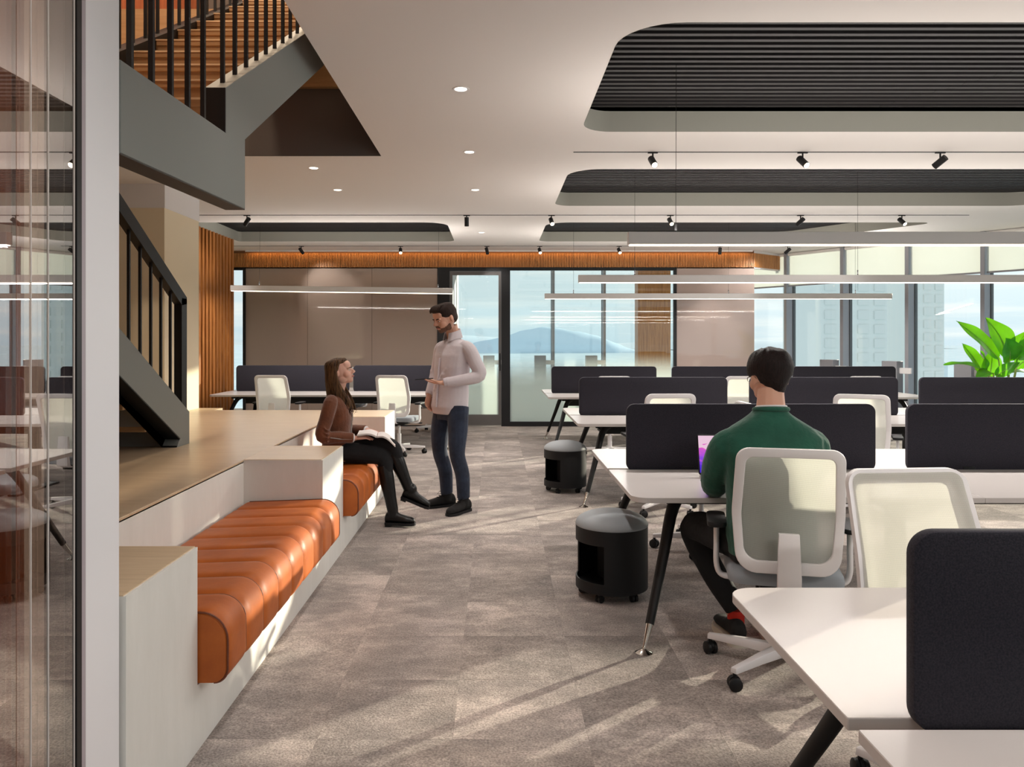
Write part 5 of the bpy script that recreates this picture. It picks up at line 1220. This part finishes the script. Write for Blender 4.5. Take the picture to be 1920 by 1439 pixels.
bm_.tube([(-0.026, -0.081, 0.050), (-0.017, -0.0905, 0.064), (0, -0.0955, 0.067), (0.017, -0.0905, 0.064), (0.026, -0.081, 0.050)], [0.003, 0.0045, 0.004, 0.0045, 0.003], 8)
bm_.v = [Tm @ p for p in bm_.v]; bm_.build('beard', M['beard'], man, smooth=180)
ph = thing('phone', 'black phone held flat in the standing man\'s hand', 'phone', (0, 0, 0), 0)
hc = Vector((0.0, -0.29, 1.145)); mw = Matrix.Rotation(R(-50), 4, 'Z'); ph.location = Vector((-0.38, 6.72, 0)) + (mw @ hc); ph.rotation_euler = (R(4), R(-3), R(-50 - 38))
m = MB(); m.prism(rpoly([(-0.036, -0.074), (0.036, -0.074), (0.036, 0.074), (-0.036, 0.074)], 0.01, 4), 'z', -0.004, 0.004); m.build('phone_body', M['black_plastic'], ph, bevel=0.0012, seg=1)
m = MB(); m.box(-0.032, 0.032, -0.068, 0.068, 0.0041, 0.0046); m.build('phone_screen', mat('phone_glass', srgb(12, 12, 14), 0.1), ph, smooth=0)

# ---- the seated woman (faces +X; her left is away from the camera)
jacket = cloth('brown_suede_jacket', srgb(88, 46, 22), srgb(118, 66, 36), 0.85, 9, 0.6, 0.02, 0.35)
black_trousers = cloth('black_trousers', srgb(9, 9, 12), srgb(17, 17, 20), 0.9, 10, 0.4, 0.015, 0.0)
boot_m = mat('black_leather_boot', srgb(13, 11, 11), 0.35, 0.0, Specular_IOR_Level=0.4)
WX, WY = -1.27, 6.25
wom = thing('person', 'seated woman with long brown hair in a brown jacket and black boots, looking up', 'person', (WX, WY, 0), R(90))
def W(x, z, lx=0.0): return Vector((lx, -(x - WX), z))       # world x and z (side view) to her frame; lx > 0 is her left
Tw = hframe(W(-1.225, 1.115), pitch=R(-12), yaw=R(0), sc=0.99)
bd = MB(); head(bd, Tw, True)
limb(bd, [W(-1.285, 1.02), W(-1.255, 1.10), W(-1.235, 1.17)], [0.052, 0.046, 0.046])
torso(bd, [(0, -(-1.27 - WX), 0.56, 0.15, 0.11), (0, -(-1.285 - WX), 0.75, 0.115, 0.085), (0, -(-1.28 - WX), 0.92, 0.13, 0.085), (0, -(-1.285 - WX), 1.01, 0.10, 0.06), (0, -(-1.28 - WX), 1.06, 0.045, 0.045)])
RS, LS = W(-1.295, 0.985, -0.155), W(-1.285, 0.985, 0.155)
RE2, RW2 = W(-1.345, 0.725, -0.215), W(-1.105, 0.700, -0.125)
LE2, LW2 = W(-1.265, 0.725, 0.215), W(-1.045, 0.735, 0.11)
for a_, b_, c_ in ((RS, RE2, RW2), (LS, LE2, LW2)): limb(bd, [tuple(a_), tuple(b_), tuple(c_)], [0.040, 0.034, 0.022])
hand(bd, RW2, W(WX + 0.9, 0.06, 0.22) , (0.15, 0.0, -1), 1, 0.35, 0.05, 0.92); hand(bd, LW2, W(WX + 0.85, -0.18, -0.25), (0, 0.1, -1), -1, 0.45, 0.06, 0.92)
RHp, LHp = W(-1.26, 0.585, -0.085), W(-1.26, 0.60, 0.085)
RKn, RAn = W(-0.895, 0.535, -0.09), W(-0.815, 0.125, -0.10)
LKn, LAn = W(-0.835, 0.625, -0.045), W(-0.70, 0.285, -0.015)
for h_, k_, a_ in ((RHp, RKn, RAn), (LHp, LKn, LAn)): legs(bd, h_, k_, a_)
bd.build('body', skin_w, wom, voxel=0.0045, relax=5)
face_parts(wom, Tw, 'wom', M['hair_dark'], M['lip'], True)
jk = MB()
torso(jk, [(0, -(-1.255 - WX), 0.515, 0.165, 0.125), (0, -(-1.265 - WX), 0.60, 0.168, 0.128), (0, -(-1.275 - WX), 0.72, 0.142, 0.108), (0, -(-1.265 - WX), 0.83, 0.150, 0.112), (0, -(-1.268 - WX), 0.92, 0.160, 0.108), (0, -(-1.285 - WX), 0.99, 0.145, 0.085), (0, -(-1.285 - WX), 1.035, 0.085, 0.062), (0, -(-1.278 - WX), 1.06, 0.06, 0.055)])
for a_, b_, c_, s in ((RS, RE2, RW2, -1), (LS, LE2, LW2, 1)):
    limb(jk, [tuple(a_ + Vector((-s*0.05, 0, 0.015))), tuple(a_ + Vector((s*0.012, 0, -0.012))), tuple(lerp(a_, b_, 0.5) + Vector((s*0.01, 0, 0))), tuple(b_), tuple(lerp(b_, c_, 0.5)), tuple(lerp(b_, c_, 0.92))], [0.045, 0.056, 0.055, 0.053, 0.047, 0.042])
    for j in range(4): jk.tube([b_ + Vector((s*0.05, -0.02, 0.075 - 0.04*j)), b_ + Vector((s*0.052, -0.05, 0.05 - 0.03*j)), b_ + Vector((0.0, -0.06, 0.06 - 0.03*j))], [0.004, 0.009, 0.004], 6)
jk.build('jacket', jacket, wom, voxel=0.006, relax=4)
cm = MB(); collar(cm, (0, -(-1.274 - WX)), 0.066, 0.064, 1.030, 1.050, 1.085, 0.7, -0.01); cm.build('jacket_collar', jacket, wom, smooth=60)
for s in (-1, 1):
    cm = MB(); cm.loft([[W(-1.20, 1.04, s*0.045), W(-1.165, 0.93, s*0.085), W(-1.152, 0.86, s*0.02)], [W(-1.208, 1.04, s*0.045), W(-1.173, 0.93, s*0.088), W(-1.160, 0.86, s*0.02)]]); cm.build('lapel', jacket, wom)
zip_m = mat('silver_zip', srgb(200, 196, 190), 0.3, 0.9)
cm = MB(); cm.tube([RE2 + Vector((-0.047, -0.07, -0.005)), lerp(RE2, RW2, 0.6) + Vector((-0.044, 0, -0.008)), lerp(RE2, RW2, 0.92) + Vector((-0.040, 0, -0.004))], 0.004, 6); cm.build('cuff_zip', zip_m, wom, label='silver sleeve zip')
cm = MB(); cm.tube([W(-1.148, 0.88, -0.01), W(-1.158, 0.75, -0.015), W(-1.135, 0.60, -0.02)], 0.004, 6); cm.build('front_zip', zip_m, wom, label='silver front zip')
for c_, b_ in ((RW2, RE2), (LW2, LE2)):
    d_ = (c_ - b_).normalized(); cm = MB(); cm.tube([c_ - d_*0.03, c_ - d_*0.012], [0.036, 0.034], 14); cm.build('shirt_cuff', M['plaster'], wom, bevel=0.003)
tr_ = MB()
torso(tr_, [(0, -(-1.27 - WX), 0.505, 0.165, 0.125), (0, -(-1.265 - WX), 0.57, 0.170, 0.13), (0, -(-1.265 - WX), 0.65, 0.145, 0.11)])
limb(tr_, [tuple(RHp), tuple(lerp(RHp, RKn, 0.5) + Vector((0, 0, 0.012))), tuple(RKn), tuple(lerp(RKn, RAn, 0.35))], [0.088, 0.080, 0.062, 0.055])
limb(tr_, [tuple(LHp + Vector((0, 0, 0.01))), tuple(lerp(LHp, LKn, 0.5) + Vector((0, 0, 0.015))), tuple(LKn), tuple(lerp(LKn, LAn, 0.35))], [0.088, 0.080, 0.062, 0.055])
tr_.build('trousers', black_trousers, wom, voxel=0.007, relax=4)
for k_, a_, toe in ((RKn, RAn, W(-0.645, 0.03, -0.13)), (LKn, LAn, W(-0.555, 0.190, 0.0))):
    m = MB(); d_ = (a_ - k_).normalized()
    limb(m, [tuple(lerp(k_, a_, 0.12)), tuple(lerp(k_, a_, 0.4)), tuple(lerp(k_, a_, 0.75)), tuple(a_)], [0.060, 0.060, 0.048, 0.044])
    pit = 0.0 if a_ is RAn else R(22)
    ft_ = MB(); shoe(ft_, (0, 0.062, 0.0), (0, -0.178, 0.0), 0.041, 0.085)
    if a_ is RAn: ft_.cyl((0, 0, 0.045), (0, 0, 0.12), 0.043, 0.042)
    else: ft_.ell((0, 0.01, 0.078), (0.043, 0.048, 0.05))
    so_ = MB(); sole(so_, (0, 0.060, -0.016), (0, -0.180, -0.016), 0.044, 0.020); so_.box(-0.032, 0.032, 0.012, 0.056, -0.030, -0.015)
    base_ = Vector((a_.x, a_.y, 0.030)) if a_ is RAn else a_ - Vector((0, 0, 0.085))
    TF = Matrix.Translation(base_) @ Matrix.Rotation(pit, 4, 'X') @ Matrix.Rotation(R(-6) if a_ is RAn else 0.0, 4, 'Z')
    ft_.v = [TF @ p for p in ft_.v]; so_.v = [TF @ p for p in so_.v]
    m.add(ft_.v, ft_.f)
    bo = m.build('boot', boot_m, wom, voxel=0.005, relax=3)
    so_.build('boot_sole', M['black_plastic'], bo, smooth=50)
# long hair: cap, a curtain down the back and locks over the near shoulder
st = []; rnd = random.Random(5)
for i in range(40):
    a = R(-6 + 192*i/39); sa = math.sin(a); x, y = 0.076*math.cos(a), 0.030 + 0.082*sa
    Lh = 0.25 + 0.10*sa; j = rnd.uniform(-0.010, 0.010)
    yb_ = y + 0.035*sa + (0.012 if sa < 0.35 else 0)
    st.append(([(x*0.2, -0.005 + y*0.3, 0.220), (x*0.86, y*0.92, 0.192), (x*1.08, y*1.03, 0.12), (x*1.10, lerp(y, yb_, 0.5) + j*0.5, 0.04), (x*1.04 + j, yb_ + 0.004, 0.04 - Lh*0.5), (x*0.90 + j, yb_ - 0.012 - 0.03*(1 - sa), 0.04 - Lh)], 0.0115))
for s_ in (-1, 1):                     # locks in front of the shoulder
    for q in range(6):
        j = rnd.uniform(-0.006, 0.006); o = 0.012*q
        st.append(([(s_*0.074, 0.012 + o*0.5, 0.12), (s_*0.082, 0.022 + o*0.6, 0.05), (s_*0.080 + j, -0.004 + o, -0.05), (s_*0.074 + j, -0.035 + o, -0.14), (s_*0.062 + j, -0.050 + o, -0.25)], 0.0105))
    for q in range(8):                 # swept back from the forehead
        st.append(([(s_*0.006*q, -0.066 + 0.003*q, 0.196 - 0.002*q), (s_*(0.02 + 0.007*q), -0.04 + 0.004*q, 0.206 - 0.004*q), (s_*(0.05 + 0.004*q), 0.01, 0.175 - 0.008*q), (s_*0.078, 0.045, 0.115 - 0.004*q)], 0.009))
haircap([((0, 0.034, 0.140), (0.077, 0.084, 0.084), None), ((0, -0.006, 0.180), (0.063, 0.064, 0.040), None), ((0, 0.078, 0.03), (0.058, 0.030, 0.12), None)], Tw, 'hair', M['hair_long'], wom, st, 0.0045, 1)
# open book on her lap
bk = thing('open_book', 'open white paged book lying on the seated woman\'s lap', 'book', (-0.945, 6.205, 0.712), R(8))
bk.rotation_euler = (R(2), R(9), R(6))
page = mat('book_page', srgb(236, 230, 226), 0.8)
m = MB()
for s in (-1, 1):
    rings = []
    for i in range(9):
        u = i/8; x = s*(0.002 + 0.15*u); z = 0.018*math.sin(PI*min(1, u*1.1))*(1 - 0.5*u) - 0.02*u*u*(2.4 if s > 0 else 0.2)
        rings.append([(x, -0.105, z), (x, 0.105, z), (x, 0.105, z + 0.010*(1 - 0.3*u)), (x, -0.105, z + 0.010*(1 - 0.3*u))])
    q = MB(); q.loft(rings); q.build('page_block', page, bk, smooth=50)
    rings = [[(p[0]*1.02, p[1]*1.03, p[2] - 0.003 - (0.0 if k < 2 else 0.0105)) for k, p in enumerate(r)] for r in rings]
    q = MB(); q.loft(rings); q.build('book_cover', mat('book_cover', srgb(226, 218, 212), 0.6), bk, smooth=50)

# ---- the man at the desk, seen from behind
green = cloth('green_sweatshirt', srgb(18, 70, 55), srgb(30, 90, 72), 0.95, 5, 0.6, 0.03, 0.15)
SX, SY = 1.222, 3.475
sit = thing('person', 'seated man with dark hair in a green sweatshirt, seen from behind at a laptop', 'person', (SX, SY, 0), R(180))
Ts = hframe((-0.022, -0.055, 1.195), pitch=R(8), yaw=R(8), sc=1.03)
bd = MB(); head(bd, Ts)
limb(bd, [(0, 0.02, 1.08), (-0.008, -0.01, 1.17), (-0.015, -0.03, 1.25)], [0.072, 0.063, 0.056])
torso(bd, [(0, 0.02, 0.50, 0.15, 0.11), (0, 0.02, 0.75, 0.14, 0.09), (0, 0.01, 0.98, 0.16, 0.09), (0, 0.015, 1.08, 0.12, 0.065), (0, 0.01, 1.13, 0.05, 0.05)])
sL, sR = Vector((-0.192, 0.01, 0.995)), Vector((0.192, 0.01, 0.995))       # right and left shoulder (his right is +X in the picture)
eL, wL = Vector((0.200, -0.18, 0.800)), Vector((0.11, -0.40, 0.778))
eR, wR = Vector((-0.215, -0.18, 0.800)), Vector((-0.12, -0.40, 0.778))
for a_, b_, c_ in ((sR, eL, wL), (sL, eR, wR)): limb(bd, [tuple(a_), tuple(b_), tuple(c_)], [0.045, 0.038, 0.026])
hand(bd, wL, (-0.35, -0.9, -0.02), (0, 0, -1), -1, 0.4); hand(bd, wR, (0.35, -0.9, -0.02), (0, 0, -1), 1, 0.4)
kL, kR = Vector((0.235, -0.42, 0.53)), Vector((-0.17, -0.44, 0.53)); aL, aR = Vector((0.05, -0.33, 0.10)), Vector((-0.12, -0.40, 0.10))
for h_, k_, a_ in ((Vector((0.09, 0, 0.55)), kL, aL), (Vector((-0.09, 0, 0.55)), kR, aR)): legs(bd, h_, k_, a_)
bd.build('body', skin, sit, voxel=0.0045, relax=3)
face_parts(sit, Ts, 'sit', M['hair_black'], M['lip'])
sw_ = MB()
torso(sw_, [(0, 0.015, 0.52, 0.185, 0.135), (0, 0.02, 0.60, 0.195, 0.140), (0, 0.005, 0.75, 0.190, 0.128), (0, 0.015, 0.90, 0.205, 0.130), (0, 0.02, 0.98, 0.228, 0.122), (0, 0.018, 1.04, 0.226, 0.105), (0, 0.015, 1.085, 0.178, 0.090), (0, 0.012, 1.12, 0.120, 0.078), (0, 0.006, 1.146, 0.083, 0.068), (-0.002, 0.002, 1.162, 0.070, 0.064)])
for a_, b_, c_, s in ((sR, eL, wL, 1), (sL, eR, wR, -1)):
    limb(sw_, [tuple(a_ + Vector((-s*0.07, 0, 0.04))), tuple(a_ + Vector((0, -0.01, 0.0))), tuple(lerp(a_, b_, 0.5) + Vector((s*0.012, 0.0, -0.005))), tuple(b_ + Vector((0, 0.012, -0.004))), tuple(lerp(b_, c_, 0.5) + Vector((0, 0, 0.006))), tuple(lerp(b_, c_, 0.92))], [0.06, 0.074, 0.072, 0.062, 0.054, 0.044])
    for j in range(6): sw_.tube([lerp(a_, b_, 0.30 + 0.12*j) + Vector((s*0.075, 0.02, 0)), lerp(a_, b_, 0.36 + 0.12*j) + Vector((s*0.03, 0.072, 0)), lerp(a_, b_, 0.50 + 0.12*j) + Vector((-s*0.04, 0.058, 0))], [0.004, 0.013, 0.004], 6)
for j in range(5):
    sw_.tube([(0.19, 0.06, 0.60 + 0.07*j), (0.12, 0.135, 0.57 + 0.08*j), (0.02, 0.16, 0.58 + 0.09*j)], [0.004, 0.013, 0.003], 6)
    sw_.tube([(-0.19, 0.06, 0.60 + 0.07*j), (-0.12, 0.135, 0.57 + 0.08*j), (-0.02, 0.16, 0.58 + 0.09*j)], [0.004, 0.013, 0.003], 6)
sw_.build('sweatshirt', green, sit, voxel=0.007, relax=4)
cm = MB(); cm.tube([(-0.004 + 0.071*math.cos(2*PI*k/24), 0.003 + 0.066*math.sin(2*PI*k/24), 1.162 + 0.008*math.sin(2*PI*k/24)) for k in range(24)], 0.011, 8, closed=True); cm.build('neck_rib', green, sit, smooth=180)
cm = MB(); cm.tube([(-0.006 + 0.064*math.cos(2*PI*k/24), 0.0 + 0.060*math.sin(2*PI*k/24), 1.174 + 0.008*math.sin(2*PI*k/24)) for k in range(24)], 0.005, 6, closed=True); cm.build('undershirt_collar', M['plaster'], sit, smooth=180, label='white undershirt collar')
tr_ = MB(); torso(tr_, [(0, 0.02, 0.495, 0.18, 0.13), (0, 0.02, 0.55, 0.185, 0.135), (0, 0.02, 0.62, 0.16, 0.12)])
for h_, k_, a_ in ((Vector((0.095, 0, 0.56)), kL, aL), (Vector((-0.095, 0, 0.56)), kR, aR)):
    limb(tr_, [tuple(h_), tuple(lerp(h_, k_, 0.5) + Vector((0, 0, 0.01))), tuple(k_), tuple(lerp(k_, a_, 0.5)), tuple(a_ + Vector((0, 0, 0.06)))], [0.092, 0.084, 0.068, 0.062, 0.054])
tr_.build('trousers', black_trousers, sit, voxel=0.007, relax=4)
sock = mat('red_sock', srgb(190, 40, 24), 0.9)
for a_, hl, te in ((aL, (0.055, -0.24, 0.03), (0.075, -0.53, 0.03)), (aR, (-0.125, -0.31, 0.03), (-0.16, -0.60, 0.03))):
    m = MB(); m.cyl((a_.x, a_.y, 0.06), (a_.x, a_.y, 0.155), 0.040, 0.042); m.build('sock', sock, sit, label='red sock')
    m = MB(); shoe(m, hl, te, 0.048, 0.085); so = m.build('shoe', suede, sit, voxel=0.005, relax=3)
    m = MB(); sole(m, Vector(hl) - Vector((0, 0, 0.03)), Vector(te) - Vector((0, 0, 0.03)), 0.053, 0.034); m.build('shoe_sole', mat('pale_sole', srgb(206, 198, 184), 0.7), so, smooth=50, label='pale thick sole')
st = []; rnd = random.Random(9)
for i in range(46):
    a = R(-62 + 304*i/45); x, y = 0.077*math.cos(a), 0.016 + 0.097*math.sin(a); z0 = 0.118 if math.sin(a) < 0.25 else 0.036 + 0.045*abs(math.cos(a))
    st.append(([(x*0.25 + rnd.uniform(-.01, .01), 0.0 + y*0.3, 0.228 + rnd.uniform(-.002, .006)), (x*0.86, y*0.88, 0.204 + rnd.uniform(-.003, .005)), (x*1.10, y*1.06, 0.155), (x*1.06, y*1.02, 0.115), (x*0.92, y*0.90, z0 + 0.02), (x*0.78, y*0.80, z0 - 0.004)], 0.0115))
haircap([((0, 0.022, 0.142), (0.083, 0.099, 0.095), None), ((0, -0.025, 0.182), (0.072, 0.072, 0.048), None), ((0, 0.058, 0.095), (0.062, 0.050, 0.052), None), ((0, 0.056, 0.058), (0.044, 0.036, 0.04), None)], Ts, 'hair', M['hair_black'], sit, st, 0.0045, 1)
gl = MB()
for s in (-1, 1):
    gl.tube([Ts @ Vector((s*0.031 + 0.022*math.cos(2*PI*k/20), -0.098, 0.103 + 0.018*math.sin(2*PI*k/20))) for k in range(20)], 0.0015, 6, closed=True)
    gl.tube([Ts @ Vector(p) for p in ((s*0.054, -0.097, 0.108), (s*0.075, -0.05, 0.108), (s*0.080, 0.02, 0.108), (s*0.078, 0.04, 0.095))], 0.0016, 6)
gl.tube([Ts @ Vector(p) for p in ((-0.009, -0.099, 0.106), (0, -0.102, 0.109), (0.009, -0.099, 0.106))], 0.0015, 6)
gl.build('glasses', mat('thin_metal_glasses', srgb(170, 160, 150), 0.25, 0.9), sit, smooth=60)
